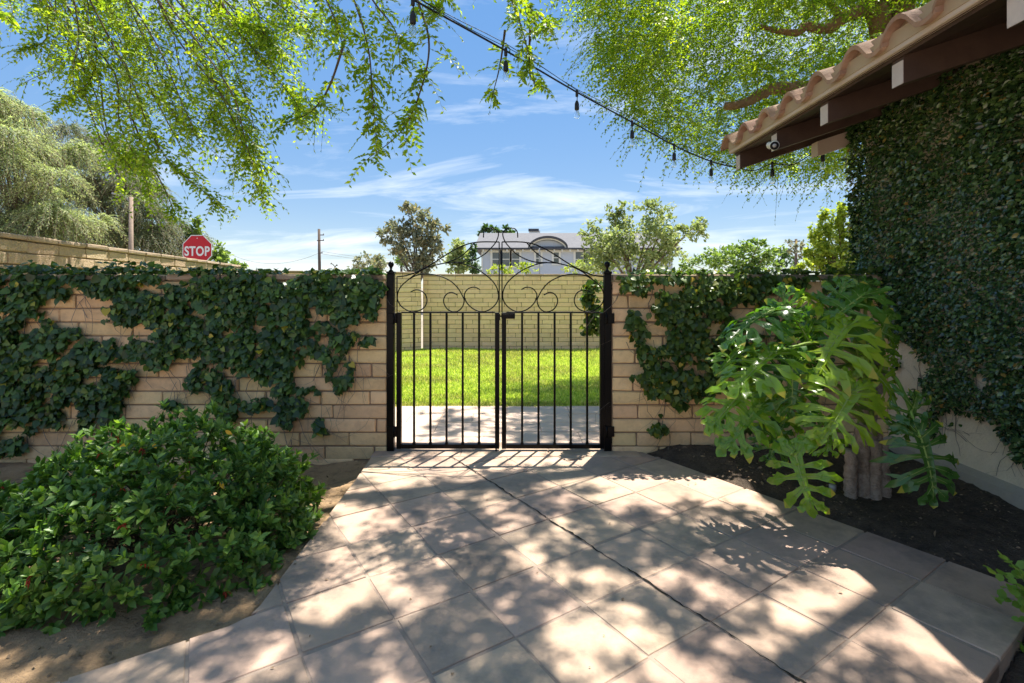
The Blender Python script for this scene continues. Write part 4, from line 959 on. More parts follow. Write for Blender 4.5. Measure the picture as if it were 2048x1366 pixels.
limb([(5.45, 7.15, 4.2), (5.0, 6.2, 6.4), (3.6, 5.0, 7.2), (2.0, 4.0, 7.4)], .14, .04)
limb([(5.45, 7.15, 4.2), (6.2, 7.6, 6.5), (7.2, 8.0, 8.0)], .14, .04)
# visible mass: hanging twigs between image rows, three depth layers
nT = 14500
px = rng.uniform(1120, 2040, nT); py = rng.uniform(-160, 380, nT); Yd = rng.uniform(5.6, 8.8, nT)
lowb = np.interp(px, [1120, 1160, 1200, 1240, 1290, 1340, 1400, 1460, 1520, 1600, 1690, 1760, 2040], [-160, 20, 130, 225, 262, 290, 318, 345, 365, 368, 372, 300, 200])
p3 = np.c_[(px - 1024) / FPX * Yd, Yd, EYE + (HOR - py) / FPX * Yd]
cl = vnoise(p3, 1.25, 4) * .65 + vnoise(p3, 3.2, 6) * .35
keep = (py < lowb - 36 + 20 * rng.random(nT)) & (cl > .43) & ~((px > 1850) & (py > 120))
LIMB = [(1450, 212), (1490, 206), (1519, 190), (1547, 178), (1589, 178), (1660, 185), (1520, 52), (1582, 66), (1615, 54), (1655, 58), (1687, 37), (1736, 17), (1803, 14), (1550, 60), (1635, 56), (1670, 47), (1710, 27), (1770, 15), (1625, 180), (1568, 178)]
near = np.min(np.hypot(px[:, None] - np.array([a for a, b in LIMB])[None], (py[:, None] - 14 - np.array([b for a, b in LIMB])[None])), axis=1) < 40
keep &= ~(near & (Yd < 7.1) & (rng.random(nT) < .93))
p3 = p3[keep]; k = len(p3)
dd = unit(np.c_[rng.normal(-.45, .75, k), rng.normal(-.1, .7, k), rng.normal(-.12, .30, k)])
lp, ld, ln, ls, po = twigs(p3, dd, rng.uniform(.30, .62, k), rng.uniform(.25, .75, k), 17, .064)
leaves('crown', T_elm2, lp, ld, ln, ls, M_elm, ea); ribbons('twig', po, .0030, M_twig, ea)
# overhead crown (out of view above), the source of the dappled shade
SK = Vector((sv.x / sv.z, sv.y / sv.z))
def canopy(n, x0, x1, y0, y1, thr, seed, parent):
    """a thin broken layer of leaf clumps; thr(p) is the clump threshold over the ground it shades"""
    p = np.c_[rng.uniform(x0, x1, n), rng.uniform(y0, y1, n)]
    nz = vnoise(p, 1.0, seed) * .30 + vnoise(p, 3.4, seed + 1) * .30 + vnoise(p, 8.0, seed + 2) * .40
    p = p[nz > thr(p)]; k = len(p)
    cy = p[:, 1]; h = np.maximum(4.7, (EYE + .69 * cy) / (1 - .69 * SK.y)) + rng.random(k) * .7
    q = np.c_[p[:, 0] + SK.x * h, p[:, 1] + SK.y * h, h]
    lp, ld, ln, ls, po = twigs(q, unit(np.c_[rng.normal(0, .8, k), rng.normal(0, .8, k), rng.normal(-.05, .3, k)]), rng.uniform(.07, .17, k), rng.uniform(.1, .5, k), 7, .046)
    leaves('upper_crown', T_elm2, lp, ld, ln, ls, M_elm, parent); ribbons('upper_twig', po, .003, M_twig, parent)
canopy(17000, -.9, 1.75, .6, 5.4, lambda p: .56 + .055 * np.clip((p[:, 0] - .1) / .9, -1, 1) + .15 * np.clip((p[:, 1] - 2.95) / .4, 0, 1) - .045 * np.clip((p[:, 1] - 3.85) / .3, 0, 1) * (p[:, 0] > -.1), 12, ea)
canopy(900, -1.5, 3.5, 5.6, 10.5, lambda p: np.where(p[:, 0] > .9, .57, .66), 15, ea)

# --- elm whose branches hang into the picture from the upper left
random.seed(9); rng = np.random.default_rng(91)
eb = thing('elm_tree', (-5.6, 2.6, -.3), 'elm at the left with leafy branches hanging down from the top of the picture', 'tree')
mb = MB(); tube_poly(mb, [(-5.6, 2.6, -.4), (-5.5, 2.7, 2.5), (-5.3, 3.0, 4.4)], .26, .2, 12, .01); mb.build('trunk', M_elmbark, eb, True)
limb([(-5.3, 3.0, 4.3), (-4.0, 3.8, 5.6), (-2.2, 4.2, 5.8), (-.6, 3.7, 5.3), (.2, 3.3, 4.6)], .13, .03, eb)
limb([(-5.3, 3.0, 4.3), (-4.4, 4.4, 5.2), (-3.2, 5.0, 5.3), (-2.0, 4.8, 4.9)], .11, .03, eb)
limb([(-5.3, 3.0, 4.3), (-4.6, 2.2, 5.6), (-3.0, 2.4, 6.2), (-1.4, 3.0, 6.0)], .11, .03, eb)
BOUGH = [  # px polyline, depth, density, reach
 ([(120, -120), (200, 40), (262, 160), (300, 260), (345, 330), (440, 410)], 4.2, 46, .20), ([(250, -120), (340, 40), (420, 150), (470, 250), (505, 320), (525, 395)], 4.0, 46, .19),
 ([(20, -120), (80, 0), (95, 70), (60, 100)], 4.3, 24, .17), ([(150, -100), (190, 80), (180, 160), (120, 205)], 4.3, 32, .18), ([(330, -140), (420, 0), (500, 90), (560, 165), (600, 215)], 4.1, 50, .22),
 ([(200, -120), (280, 60), (330, 170), (360, 240)], 4.5, 50, .25), ([(60, -140), (150, 40), (230, 150), (240, 250), (285, 340), (300, 395)], 4.4, 40, .20), ([(400, -140), (450, 20), (520, 60), (560, 110)], 4.2, 44, .24),
 ([(300, -140), (340, 0), (400, 80), (420, 190), (440, 250)], 4.6, 46, .24), ([(120, -140), (150, -40), (240, 40), (300, 100)], 4.8, 46, .28), ([(450, -140), (540, -40), (600, 20), (640, 70)], 4.0, 36, .22), ([(250, 200), (290, 300), (330, 380), (350, 430)], 4.3, 14, .12),
 ([(640, -140), (700, -20), (735, 90), (745, 190), (752, 270)], 3.1, 30, .13), ([(690, 80), (660, 170), (625, 220), (575, 246)], 3.1, 12, .09), ([(780, -140), (835, 0), (858, 90), (838, 190), (800, 265), (735, 318)], 3.0, 26, .11), ([(690, -140), (740, -10), (790, 60), (800, 130)], 3.2, 18, .13),
 ([(600, -140), (640, -30), (670, 40), (690, 110)], 3.3, 22, .14), ([(980, -140), (1020, -10), (1045, 60), (1062, 130)], 3.3, 20, .12), ([(1000, -120), (1050, 0), (1085, 40), (1100, 60)], 3.4, 12, .12), ([(1010, 60), (1000, 130), (985, 190)], 3.3, 6, .07), ([(1060, 60), (1060, 150), (1090, 175)], 3.3, 5, .06),
 ([(-60, -100), (-20, 0), (10, 30)], 3.4, 8, .08), ([(840, -140), (870, -30), (885, 10), (880, 25)], 3.0, 10, .09)]
XB = []
for pl_, Y, dn, reach in BOUGH:
    XB.append((pl_, Y, dn, reach))
    if Y > 3.9:
        for j in range(3):
            ox, oy = random.uniform(-75, 75), random.uniform(-70, 25); cutn = max(3, len(pl_) - random.choice((0, 1, 1)))
            XB.append(([(a + ox + random.uniform(-14, 14), b + oy) for a, b in pl_[:cutn]], Y + random.uniform(-.4, .9), dn // 2, reach * 1.1))
BOUGH = XB
AL = [[], [], [], []]; AP = []; mb = MB()
for pl_, Y, dn, reach in BOUGH:
    pts = catmull([P(a, b, Y + .12 * math.sin(i * 1.7)) for i, (a, b) in enumerate(pl_)], 8); m_ = len(pts)
    mb.tube(pts, [.009 - .0072 * (i / (m_ - 1)) for i in range(m_)], 5)
    s_ = rng.random(int(dn * 1.75)) ** .8 * (m_ - 1); i0 = np.minimum(s_.astype(int), m_ - 2); A = np.array([tuple(p) for p in pts]); p0 = A[i0] + (A[i0 + 1] - A[i0]) * (s_ - i0)[:, None]
    fr_ = s_ / (m_ - 1); tan = unit(A[i0 + 1] - A[i0]); k = len(p0)
    dd = unit(tan * .55 + rng.normal(0, .85, (k, 3)) * np.array([1, 1, .6]))
    a = twigs(p0, dd, (reach + .05) * rng.uniform(.7, 2.0, k) * (1.2 - .65 * fr_), rng.uniform(.2, .7, k), 11, .054)
    for j in range(4): AL[j].append(a[j])
    AP.append(a[4])
    e = twigs(A[-2:-1], unit(A[-1:] - A[-2:-1]), np.array([.16]), np.array([.3]), 8, .035)
    for j in range(4): AL[j].append(e[j])
    AP.append(e[4])
AL = [np.concatenate(a) for a in AL]
mb.build('branchlet', M_twig, eb, True)['kind'] = 'stuff'
split_leaves(T_elm, *AL, M_elm, eb, 300, 'leaf', 'crown'); ribbons('twig', np.concatenate(AP), .0018, M_twig, eb)
canopy(14000, -4.6, -.85, .6, 3.9, lambda p: .525 + .05 * np.clip((1.9 - p[:, 1]) / .3, 0, 1), 42, eb)

# --- generic background trees: clumps given in image pixels at a real distance
def clump_tree(name, label, Y, clumps, mat, lsize, nper, trunk_px, base_r=.2, tpl=T_card, seed=1, cat='tree', flat=.75, droop=0, bark=M_bark, group=None, deep=.8, hollow=.25):
    global rng
    rng = np.random.default_rng(seed); random.seed(seed)
    base = P(trunk_px, 700, Y); base.z = -.45
    root = thing(name, base, label, cat, group)
    PP = []; DD = []
    br = MB(); trk = MB()
    cz = [P(c[0], c[1], Y) for c in clumps]; top = sum((Vector((c.x, c.y, c.z)) for c in cz), Vector()) / len(cz)
    fork = Vector((base.x, base.y, max(base.z + .45 * (min(c.z for c in cz) - base.z) + .3, base.z + .4)))
    tube_poly(trk, [base, (base + fork) / 2 + Vector((.03, 0, 0)), fork], base_r, base_r * .75, 8); trk.build('trunk', bark, root, True)
    for c in clumps:
        px, py, rx, ry = c[:4]; dn = c[4] if len(c) > 4 else 1
        cen = np.array(tuple(P(px, py, Y))) + np.array([0, rng.uniform(-.5, .5) * deep * rx * Y / FPX, 0]); R = np.array([rx, rx * deep, ry]) * Y / FPX
        tube_poly(br, [fork, fork.lerp(Vector(cen), .55) + Vector((random.uniform(-.1, .1), 0, .1)), Vector(cen)], base_r * .42, base_r * .06, 6)
        m_ = int(nper * dn * max(.25, (rx * ry) / 900.)); nsub = max(5, m_ // 26)
        u = rdir(nsub) * (hollow + (1 - hollow) * rng.random((nsub, 1)) ** .45); sc = cen + u * R
        w_ = rng.integers(0, nsub, m_); sp_ = .22 + .1 * rng.random((m_, 1))
        pp = sc[w_] + rng.normal(size=(m_, 3)) * R * sp_ * .62; PP.append(pp)
        dd = unit((pp - cen) / R * .7 + rng.normal(size=(m_, 3)) * .8 + np.array([0, 0, .15 - droop])); DD.append(dd)
        for s_ in sc[::3]: br.tube([Vector(cen), Vector(cen * .4 + s_ * .6), Vector(s_)], [base_r * .06, base_r * .04, base_r * .015], 4, False)
    br.build('branch', bark, root, True)['kind'] = 'stuff'
    pos = np.concatenate(PP); d = np.concatenate(DD); n_ = unit(rng.normal(size=d.shape) * .6 + np.array([0, 0, 1.0]))
    leaves('crown', tpl, pos, d, n_, lsize * rng.uniform(.6, 1.3, len(pos)), mat, root)
    return root
# left pepper trees: drooping strands
def weeping_tree(name, label, Y, clumps, mat, trunk_px, seed, nst=60, leafsz=.16, L=1.0, lean=0):
    global rng
    rng = np.random.default_rng(seed); random.seed(seed)
    base = P(trunk_px, 700, Y); base.z = -.45; root = thing(name, base, label, 'tree')
    fork = base + Vector((0, 0, 3.4)); trk = MB(); tube_poly(trk, [base, (base + fork) / 2 + Vector((.08, 0, 0)), fork], .34, .24, 9); trk.build('trunk', M_bark, root, True)
    br = MB(); A = [[], [], [], []]; PO = []
    sub = []
    for c in clumps:
        for _ in range(4): a_ = rng.uniform(0, 6.28); q_ = rng.uniform(.25, .85); sub.append((c[0] + math.cos(a_) * c[2] * q_, c[1] + math.sin(a_) * c[3] * q_, c[2] * .48, c[3] * .5, .27))
    for c in sub:
        px, py, rx, ry = c[:4]; cen = np.array(tuple(P(px, py, Y))); cen[1] += rng.uniform(-1.8, 1.8); R = np.array([rx, rx * .8, ry]) * Y / FPX
        tube_poly(br, [fork, fork.lerp(Vector(cen), .5) + Vector((0, 0, .4)), Vector(cen)], .055, .012, 5)
        k = int(nst * (c[4] if len(c) > 4 else 1)); u = rdir(k); u[:, 2] = np.abs(u[:, 2]) * .9 - .15
        p0 = cen + u * R * .78 * rng.uniform(.3, 1.0, (k, 1)) ** .7; dd = unit(u * np.array([1, 1, .4]) + rng.normal(0, .3, (k, 3)) + np.array([0, 0, .1]))
        a = twigs(p0, dd, L * rng.uniform(.6, 1.3, k), rng.uniform(.55, 1.35, k), 22, leafsz, .6, .5)
        for j in range(4): A[j].append(a[j])
        PO.append(a[4])
    br.build('branch', M_bark, root, True)['kind'] = 'stuff'
    A = [np.concatenate(a) for a in A]
    leaves('crown', T_sliver, *A, mat, root); ribbons('twig', np.concatenate(PO), .012, M_bark, root)
weeping_tree('pepper_tree', 'grey green weeping tree with drooping feathery foliage at the far left', 19.0, [(30, 240, 60, 40), (-40, 260, 60, 50), (90, 290, 60, 40), (20, 330, 80, 50), (110, 370, 60, 45), (60, 420, 80, 45), (-30, 400, 60, 60), (130, 440, 60, 40), (40, 480, 80, 40), (-60, 330, 60, 60), (100, 480, 50, 40)], M_pepper, 40, 101, 380, .13, .95)
weeping_tree('pepper_tree', 'darker feathery weeping tree behind the wooden lamp pole', 23.0, [(170, 290, 45, 35), (210, 330, 50, 40), (260, 380, 60, 45), (200, 400, 55, 45), (310, 430, 45, 40), (270, 460, 60, 40), (340, 475, 36, 36), (210, 480, 60, 36), (160, 350, 40, 40), (300, 500, 60, 30)], leafmat('pepper_leaf_dark', [(0, (.10, .14, .075)), (.5, (.17, .21, .11)), (1, (.30, .32, .15))], .6, .3, (1.7, 1.8, 1.1)), 245, 102, 360, .13, .95)
clump_tree('poplar_tree', 'small light green tree rising beside the stop sign', 24, [(398, 462, 16, 24), (392, 500, 26, 26), (430, 505, 22, 24), (400, 535, 40, 22), (445, 530, 20, 16)], M_mid, .20, 420, 405, .12, seed=103)
clump_tree('oak_tree', 'greyish open crowned tree left of the far blue house', 33, [(830, 435, 26, 22), (800, 465, 32, 22), (855, 462, 32, 24), (775, 470, 20, 14), (880, 455, 18, 16), (820, 495, 34, 26), (850, 505, 30, 26), (790, 495, 18, 14), (840, 530, 30, 22), (815, 415, 12, 10), (868, 490, 18, 16)], M_olive, .24, 620, 836, .22, seed=104, bark=M_poled, hollow=.35)
clump_tree('shade_tree', 'pale green tree behind the left gate scrolls, before the far house', 46, [(915, 505, 26, 22), (905, 530, 26, 18), (930, 525, 22, 22), (920, 490, 18, 12)], M_ygreen, .30, 800, 915, .2, seed=105)
clump_tree('cypress_tree', 'narrow dark green tree at the left corner of the far blue house', 44, [(946, 500, 9, 16), (943, 520, 12, 20), (946, 540, 14, 16)], M_dark, .24, 700, 945, .15, seed=106)
clump_tree('shade_tree', 'green tree top showing above the left end of the far house roof', 66, [(980, 458, 14, 10), (970, 466, 12, 10), (990, 466, 12, 10)], M_dark, .36, 800, 980, .2, seed=107)
clump_tree('shade_tree', 'smaller green tree top above the roof right of its neighbour', 66, [(1013, 461, 10, 8), (1020, 468, 10, 8)], M_dark, .36, 800, 1014, .2, seed=108)
clump_tree('shade_tree', 'low rounded grey green tree left of the open crowned tree', 50, [(735, 520, 26, 14), (712, 530, 20, 14), (758, 532, 20, 14), (735, 540, 36, 14)], M_olive, .32, 480, 735, .2, seed=109)
clump_tree('shade_tree', 'low distant tree just right of the stop sign wall end', 70, [(472, 527, 10, 5), (462, 531, 8, 5), (482, 531, 8, 5)], M_mid, .4, 600, 472, .15, seed=110)
clump_tree('eucalyptus_tree', 'airy yellow green tree right of the far house', 28, [(1185, 455, 24, 22, .8), (1250, 435, 28, 26), (1225, 420, 18, 16), (1310, 425, 30, 24), (1330, 450, 26, 22), (1240, 480, 46, 34), (1300, 480, 46, 34), (1200, 495, 36, 34), (1350, 470, 26, 18), (1385, 460, 26, 20), (1400, 445, 16, 12), (1340, 505, 36, 28), (1260, 520, 60, 26), (1190, 530, 36, 20)], M_ygreen, .20, 470, 1265, .2, seed=111)
clump_tree('shade_tree', 'broad mid green tree line behind the right wall', 42, [(1440, 515, 36, 20), (1490, 505, 36, 24), (1530, 510, 36, 22), (1450, 535, 46, 18), (1520, 535, 46, 18), (1390, 530, 26, 16), (1515, 490, 16, 12)], M_mid, .32, 460, 1480, .25, seed=112)
clump_tree('shade_tree', 'darker distant tree between the green trees and the lime tree', 62, [(1560, 515, 18, 14), (1572, 528, 22, 14), (1550, 532, 18, 12)], M_dark, .42, 480, 1562, .2, seed=113)
clump_tree('juniper_tree', 'bright lime green upright tree beside the ivy covered house corner', 15, [(1650, 440, 12, 26), (1672, 425, 10, 30), (1690, 440, 14, 40), (1632, 465, 12, 24), (1660, 480, 26, 36), (1700, 490, 26, 46), (1640, 505, 24, 30), (1620, 500, 10, 24), (1660, 525, 40, 26), (1690, 535, 36, 26), (1725, 470, 26, 50)], M_lime, .105, 760, 1680, .12, seed=114)
clump_tree('garden_shrub', 'yellow green shrub in front of the far blue house, under its left windows', 38, [(1020, 537, 20, 12), (1040, 528, 12, 10), (1000, 540, 14, 10), (1060, 540, 16, 8), (985, 541, 10, 6)], M_lime, .20, 420, 1022, .06, seed=115, cat='shrub')
clump_tree('garden_shrub', 'yellow green shrub in front of the far house, below its right window', 36, [(1150, 535, 20, 12), (1175, 528, 18, 14), (1195, 538, 20, 10), (1215, 535, 16, 12)], M_lime, .20, 420, 1175, .06, seed=116, cat='shrub')
clump_tree('garden_shrub', 'small golden shrub showing over the right wall below the lime tree', 13, [(1600, 540, 12, 10), (1612, 530, 8, 8), (1590, 545, 12, 8)], M_lime, .08, 420, 1602, .04, seed=117, cat='shrub')
# fan palms far off
for px, py, lab in ((757, 528, 'tiny distant fan palm near the left gate post, leftmost of two'), (803, 522, 'distant fan palm just right of the left gate post finial')):
    rng = np.random.default_rng(px); Y = 75; b = P(px, 600, Y); b.z = -.4; t = thing('palm_tree', b, lab, 'palm'); top = P(px, py, Y)
    MB().tube([b, top], [.22, .18], 7).build('trunk', M_poled, t, True)
    k = 170; u = rdir(k); u[:, 2] = u[:, 2] * .8 + .15; leaves('crown', T_sliver, np.array(tuple(top)) + u * .15, u, rdir(k), rng.uniform(.7, 1.15, k), M_mid, t)

# ================================================================== STREET THINGS
# stop sign
sg = thing('stop_sign', P(394, 640, 13.0), 'red octagonal STOP sign standing behind the pale boundary wall', 'sign')
Yc = 13.0; c = P(394.5, 499.5, Yc); rad = .382
def octo(r, y, dy, name, mat, parent):
    v = [(c.x + r * math.cos(math.pi / 8 + k * math.pi / 4), y, c.z + r * math.sin(math.pi / 8 + k * math.pi / 4)) for k in range(8)]
    v += [(a, y + dy, b) for a, _, b in v]; f = [tuple(range(8)), tuple(range(15, 7, -1))] + [(k, k + 8, (k + 1) % 8 + 8, (k + 1) % 8) for k in range(8)]
    return MB().add(v, f).build(name, mat, parent)
octo(rad / math.cos(math.pi / 8) * 1.0, Yc, .004, 'border', M_signw, sg); fc = octo((rad - .02) / math.cos(math.pi / 8), Yc - .0022, .002, 'face', M_red, sg)
cu = bpy.data.curves.new('stop_text', 'FONT'); cu.body = 'STOP'; cu.align_x = 'CENTER'; cu.align_y = 'CENTER'; cu.size = .36; cu.extrude = .001; cu.offset = .010; cu.space_character = 1.08
to = bpy.data.objects.new('tmp', cu); C.objects.link(to); bpy.context.view_layer.update()
tme = bpy.data.meshes.new_from_object(to.evaluated_get(bpy.context.evaluated_depsgraph_get())); bpy.data.objects.remove(to)
tme.materials.clear(); tme.materials.append(M_signw)
xs = [v.co.x for v in tme.vertices]; ys = [v.co.y for v in tme.vertices]; fx = .655 / (max(xs) - min(xs)); fy = .255 / (max(ys) - min(ys)); mx_, my_ = (max(xs) + min(xs)) / 2, (max(ys) + min(ys)) / 2
for v in tme.vertices: v.co = ((v.co.x - mx_) * fx + c.x, Yc - .0055 - v.co.z, (v.co.y - my_) * fy + c.z - .035)
tme.name = 'lettering'; lo_ = link('lettering', tme, fc)
MB().lathe((c.x, Yc - .0045, c.z + .30), [(.0005, 0), (.012, 0)], 10, (0, -1, 0)).build('bolt', M_signw, sg)
MB().box(c.x - .025, c.x + .025, Yc + .0045, Yc + .05, -.45, c.z + .36, .004).build('post', M_galv, sg)
# wooden lamp pole
lp_ = thing('street_lamp', P(262, 700, 16), 'weathered wooden lamp pole with a curved grey lamp arm before the feathery trees', 'street lamp')
b = P(262, 600, 16); b.z = -.45; t = P(262, 394, 16); MB().tube([b, b.lerp(t, .5), t], [.085, .07, .06], 10).build('pole', M_pole, lp_, True)
a0 = P(258, 402, 16); MB().tube(catmull([a0, P(250, 392, 15.9), P(240, 388, 15.8)], 4), .025, 7).build('arm', M_galv, lp_, True)
hd = P(240, 388, 15.8); MB().obox(hd + Vector((.03, 0, 0)), hd + Vector((-.20, -.05, .01)), .10, .05).build('lamp_head', M_galv, lp_)
# utility pole
Y = 60; up = thing('utility_pole', P(640, 600, Y), 'dark utility pole with short crossarms between stop sign and left gate post', 'utility pole')
b = P(640, 600, Y); b.z = -.45; t = P(638, 458, Y); MB().tube([b, t], [.20, .15], 9).build('pole', M_poled, up, True)
for py, x0, x1 in ((470, 640, 648), (481, 634, 648), (506, 640, 645)):
    ca = MB().obox(P(x0, py, Y - .15), P(x1, py, Y - .15), .10, .10).build('crossarm', M_poled, up)
    MB().tube([P(x1 - 1, py, Y - .15), P(x1 - 1, py - 3, Y - .15)], .06, 6).build('insulator', M_galv, ca)
def wire(a, b, sag, label):
    a = Vector(a); b = Vector(b); o = MB().tube([a.lerp(b, k / 16) - Vector((0, 0, sag * (1 - (2 * k / 16 - 1) ** 2))) for k in range(17)], .016, 4).build('power_line', M_poled, None); tag(o, label, 'cable')
wire(P(636, 507, Y), P(440, 498, 66), 1.55, 'thin sagging wire from the utility pole towards the stop sign')
wire(P(645, 503, Y), P(790, 522, 90), .1, 'thin upper wire running right from the utility pole')
wire(P(645, 508, Y), P(790, 526, 90), .1, 'thin lower wire running right from the utility pole')
fl = thing('street_lamp', P(670, 600, 70), 'tiny double armed street lamp right of the utility pole', 'street lamp'); b = P(670, 600, 70); b.z = -.45
MB().tube([b, P(670, 533, 70)], .07, 6).build('pole', M_poled, fl, True)
for s_ in (-1, 1): MB().tube(catmull([P(670, 534, 70), P(670 + 4 * s_, 529, 70), P(670 + 6 * s_ - 2, 527 if s_ < 0 else 532, 70)], 3), [.06] * 6 + [.16], 6).build('lamp_arm', M_poled, fl, True)
rp = thing('utility_pole', P(1592, 600, 45), 'thin dark pole left of the lime green tree', 'utility pole'); b = P(1592, 600, 45); b.z = -.45
MB().tube([b, P(1592, 478, 45)], [.14, .11], 8).build('pole', M_poled, rp, True); MB().obox(P(1584, 484, 44.8), P(1600, 482, 44.8), .1, .1).build('crossarm', M_poled, rp)
clump_tree('shade_tree', 'sparse dark leafed tree top around the thin right pole', 30, [(1585, 486, 10, 8), (1580, 500, 8, 6), (1600, 492, 8, 8), (1605, 510, 8, 12)], M_olive, .18, 230, 1606, .06, seed=118)

# ------------------------------------------------------------------ far house
HY = 50.0
fh = thing('far_house', P(1080, 600, HY), 'pale blue two storey house with grey roof and arched dormer across the street', 'house')
def hx(px): return (px - 1024) / FPX * HY
def hz(py): return EYE + (HOR - py) / FPX * HY
def hbox(name, x0, x1, py0, py1, y0, y1, mat, parent=fh): return MB().box(x0, x1, y0, y1, min(hz(py0), hz(py1)), max(hz(py0), hz(py1))).build(name, mat, parent)
w = MB().box(hx(964), hx(1345), HY, HY + 9, -.45, hz(497.5)); w.build('wall', M_siding, fh)
for k in range(16):   # lap siding boards
    z = hz(499) - .22 * k - .22
    if z > 1.6: MB().add([(hx(964), HY - .03, z), (hx(1345), HY - .03, z), (hx(1345), HY - .004, z + .21), (hx(964), HY - .004, z + .21), (hx(964), HY - .001, z), (hx(1345), HY - .001, z)], [(0, 1, 2, 3), (0, 4, 5, 1)]).build('siding_board', M_siding, fh)
rf = MB(); zA = hz(497); zR = EYE + (HOR - 466) / FPX * (HY + 4.2); e0, e1 = hx(949) , hx(1360)
rf.add([(e0, HY - .6, zA), (e1, HY - .6, zA), (e1 - .2, HY + 4.2, zR), (e0 + .3, HY + 4.2, zR), (e0, HY + 9.6, zA), (e1, HY + 9.6, zA), (e0, HY - .6, zA - .12), (e1, HY - .6, zA - .12), (e1, HY + 9.6, zA - .12), (e0, HY + 9.6, zA - .12)], [(0, 1, 2, 3), (3, 2, 5, 4), (0, 6, 7, 1), (0, 3, 4, 9, 6), (1, 7, 8, 5, 2), (6, 9, 8, 7)])
roof = rf.build('roof', M_shingle, fh)
MB().box(e0 - .02, e1 + .02, HY - .68, HY - .605, zA - .13, zA + .03).build('gutter', M_darktrim, roof)
hbox('frieze', hx(964), hx(1345), 499, 504, HY - .06, HY - .031, M_trimw)
for k in range(19):
    x = hx(966) + k * .78; MB().box(x, x + .14, HY - .58, HY - .061, zA - .32, zA - .125).build('rafter_tail', M_trimw, fh)
ch = MB().box(hx(1062), hx(1086), HY + 5.0, HY + 5.8, zR - .8, EYE + (HOR - 461) / FPX * (HY + 5)).build('chimney', M_trimw, roof); MB().box(hx(1060), hx(1083), HY + 4.9, HY + 4.995, EYE + (HOR - 463) / FPX * (HY + 5), EYE + (HOR - 457.5) / FPX * (HY + 5)).build('chimney_cap', M_darktrim, roof)
# arched dormer
ax0, ax1 = hx(1056), hx(1134); acx = (ax0 + ax1) / 2; aw = (ax1 - ax0) / 2; ah = hz(477.5) - hz(498)
arc = [(acx + aw * math.cos(t), zA - .02 + ah * (math.sin(t) ** 1.25)) for t in [math.pi * k / 24 for k in range(25)]]
v = []; f = []
for x, z in arc: v += [(x, HY - .75, z), (x, HY - .75, z + .17), (x, HY + 2.6, z + .17), (x, HY + 2.6, z)]
for k in range(24):
    a = 4 * k
    for q in range(4): f.append((a + q, a + (q + 1) % 4, a + 4 + (q + 1) % 4, a + 4 + q))
dm = MB().add(v, f).build('dormer_roof', M_shingle, fh, True)
v2 = []; f2 = []
for x, z in arc: v2 += [(x, HY - .78, z - .015), (x, HY - .78, z + .19)]
for k in range(24): f2.append((2 * k, 2 * k + 2, 2 * k + 3, 2 * k + 1))
MB().add(v2, f2).build('dormer_edge', M_darktrim, dm)
v3 = [(acx, HY - .12, zA - .1)] + [(acx + (x - acx) * .93, HY - .12, zA - .1 + (z - zA) * .92) for x, z in arc]
MB().add(v3, [(0, k + 1, k + 2) for k in range(24)]).build('dormer_wall', M_siding, dm)
v4 = []; f4 = []
for x, z in arc: v4 += [(acx + (x - acx) * .97, HY - .5, z - .02), (acx + (x - acx) * .88, HY - .5, zA + (z - zA) * .86 - .02)]
for k in range(24): f4.append((2 * k, 2 * k + 1, 2 * k + 3, 2 * k + 2))
MB().add(v4, f4).build('dormer_arch_trim', M_trimw, dm)
MB().box(ax0 + .2, ax1 - .2, HY - .16, HY - .10, zA - .14, zA - .04).build('dormer_sill', M_darktrim, dm)
hbox('corner_board', hx(962.8), hx(965.5), 504.2, 600, HY - .07, HY - .032, M_trimw)
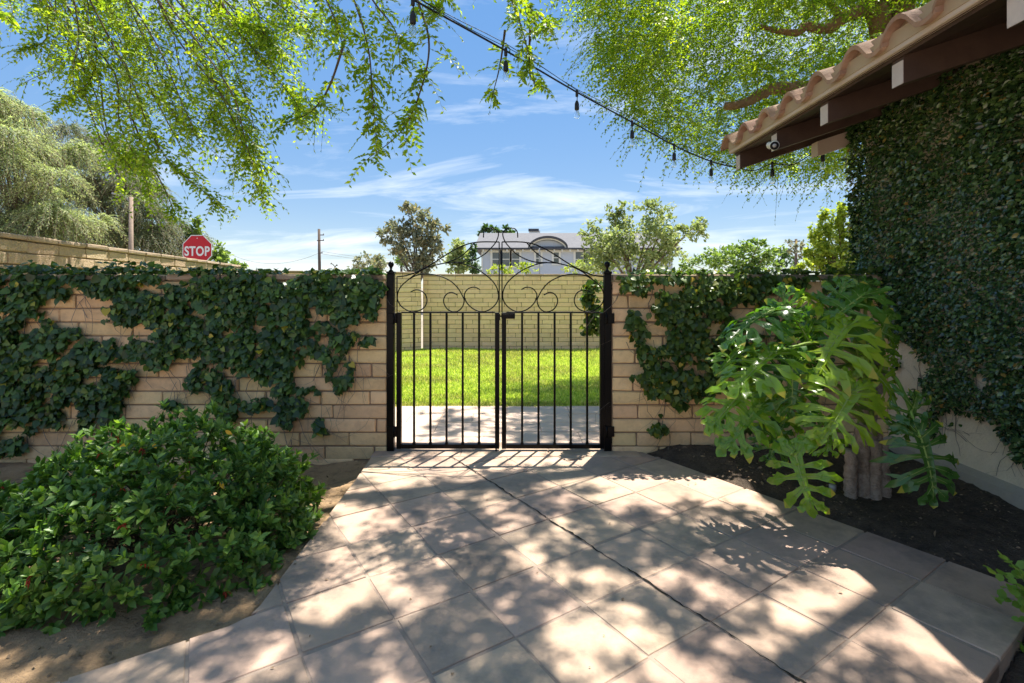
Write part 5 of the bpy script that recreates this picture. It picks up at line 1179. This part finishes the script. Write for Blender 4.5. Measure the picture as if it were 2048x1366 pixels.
for x0, x1, y0, y1 in ((985, 999, 505, 532), (1004.5, 1019, 505, 532), (1024, 1038.5, 505, 532), (1072, 1081, 505, 528), (1107.5, 1117.5, 505, 526), (1151, 1166, 504, 534), (1171, 1186, 504, 534), (1225, 1240, 504, 534), (1290, 1305, 504, 534)):
    wdw = MB(); X0, X1, Z0, Z1 = hx(x0), hx(x1), hz(y1), hz(y0); t_ = .22
    for a in ((X0 - t_, X0, Z0 - t_, Z1 + t_), (X1, X1 + t_, Z0 - t_, Z1 + t_)): wdw.box(a[0], a[1], HY - .10, HY - .033, a[2], a[3])
    for a in ((X0 + .001, X1 - .001, Z1, Z1 + t_), (X0 + .001, X1 - .001, Z0 - t_, Z0), (X0 + .001, X1 - .001, (Z0 + Z1) / 2 - .04, (Z0 + Z1) / 2 + .04)): wdw.box(a[0], a[1], HY - .095, HY - .034, a[2], a[3])
    wo = wdw.build('window', M_trimw, fh); MB().box(X0, X1, HY - .05, HY - .036, Z0, Z1).build('pane', M_pane, wo)
fp = thing('sign_post', P(1079, 600, 26), 'thin grey metal post standing in front of the far house', 'post'); b = P(1079, 600, 26); b.z = -.45
MB().box(b.x - .035, b.x + .035, 25.97, 26.03, -.45, P(1079, 497, 26).z, .004).build('shaft', M_galv, fp)

# ================================================================== LITTER
rng = np.random.default_rng(121)
k = 2600; q = np.c_[rng.uniform(.9, 2.74, k), rng.uniform(1.3, 3.7, k)]; ok = ~in_path(q); q = q[ok]; k = len(q)
o = leaves('leaf_litter', T_card, np.c_[q, zr(q) + .006], unit(np.c_[rng.normal(size=(k, 2)), rng.normal(0, .2, k)]), unit(np.c_[rng.normal(0, .3, (k, 2)), np.ones(k)]), rng.uniform(.004, .017, k) * np.where(rng.random(k) < .06, 2.2, 1), M_litter, None); tag(o, 'dry leaf bits scattered over the dark soil under the philodendron', 'leaf litter')
k = 900; q = np.c_[rng.uniform(-3.4, -.9, k), rng.uniform(1.2, 3.7, k)]; ok = ~in_path(q); q = q[ok]; k = len(q)
o = leaves('leaf_litter', T_card, np.c_[q, zl(q) + .006], unit(np.c_[rng.normal(size=(k, 2)), rng.normal(0, .2, k)]), unit(np.c_[rng.normal(0, .3, (k, 2)), np.ones(k)]), rng.uniform(.006, .022, k), M_litter, None); tag(o, 'dry leaf bits scattered on the brown soil around the azalea', 'leaf litter')
k = 60; q = np.c_[rng.uniform(-1.5, 1.8, k), rng.uniform(1.4, 3.7, k)]; ok = in_path(q); q = q[ok]; k = len(q)
o = leaves('leaf_litter', T_card, np.c_[q, np.full(k, .006)], unit(np.c_[rng.normal(size=(k, 2)), rng.normal(0, .1, k)]), unit(np.c_[rng.normal(0, .2, (k, 2)), np.ones(k)]), rng.uniform(.006, .018, k), M_litter, None); tag(o, 'few tiny fallen leaves on the tiled path', 'leaf litter')
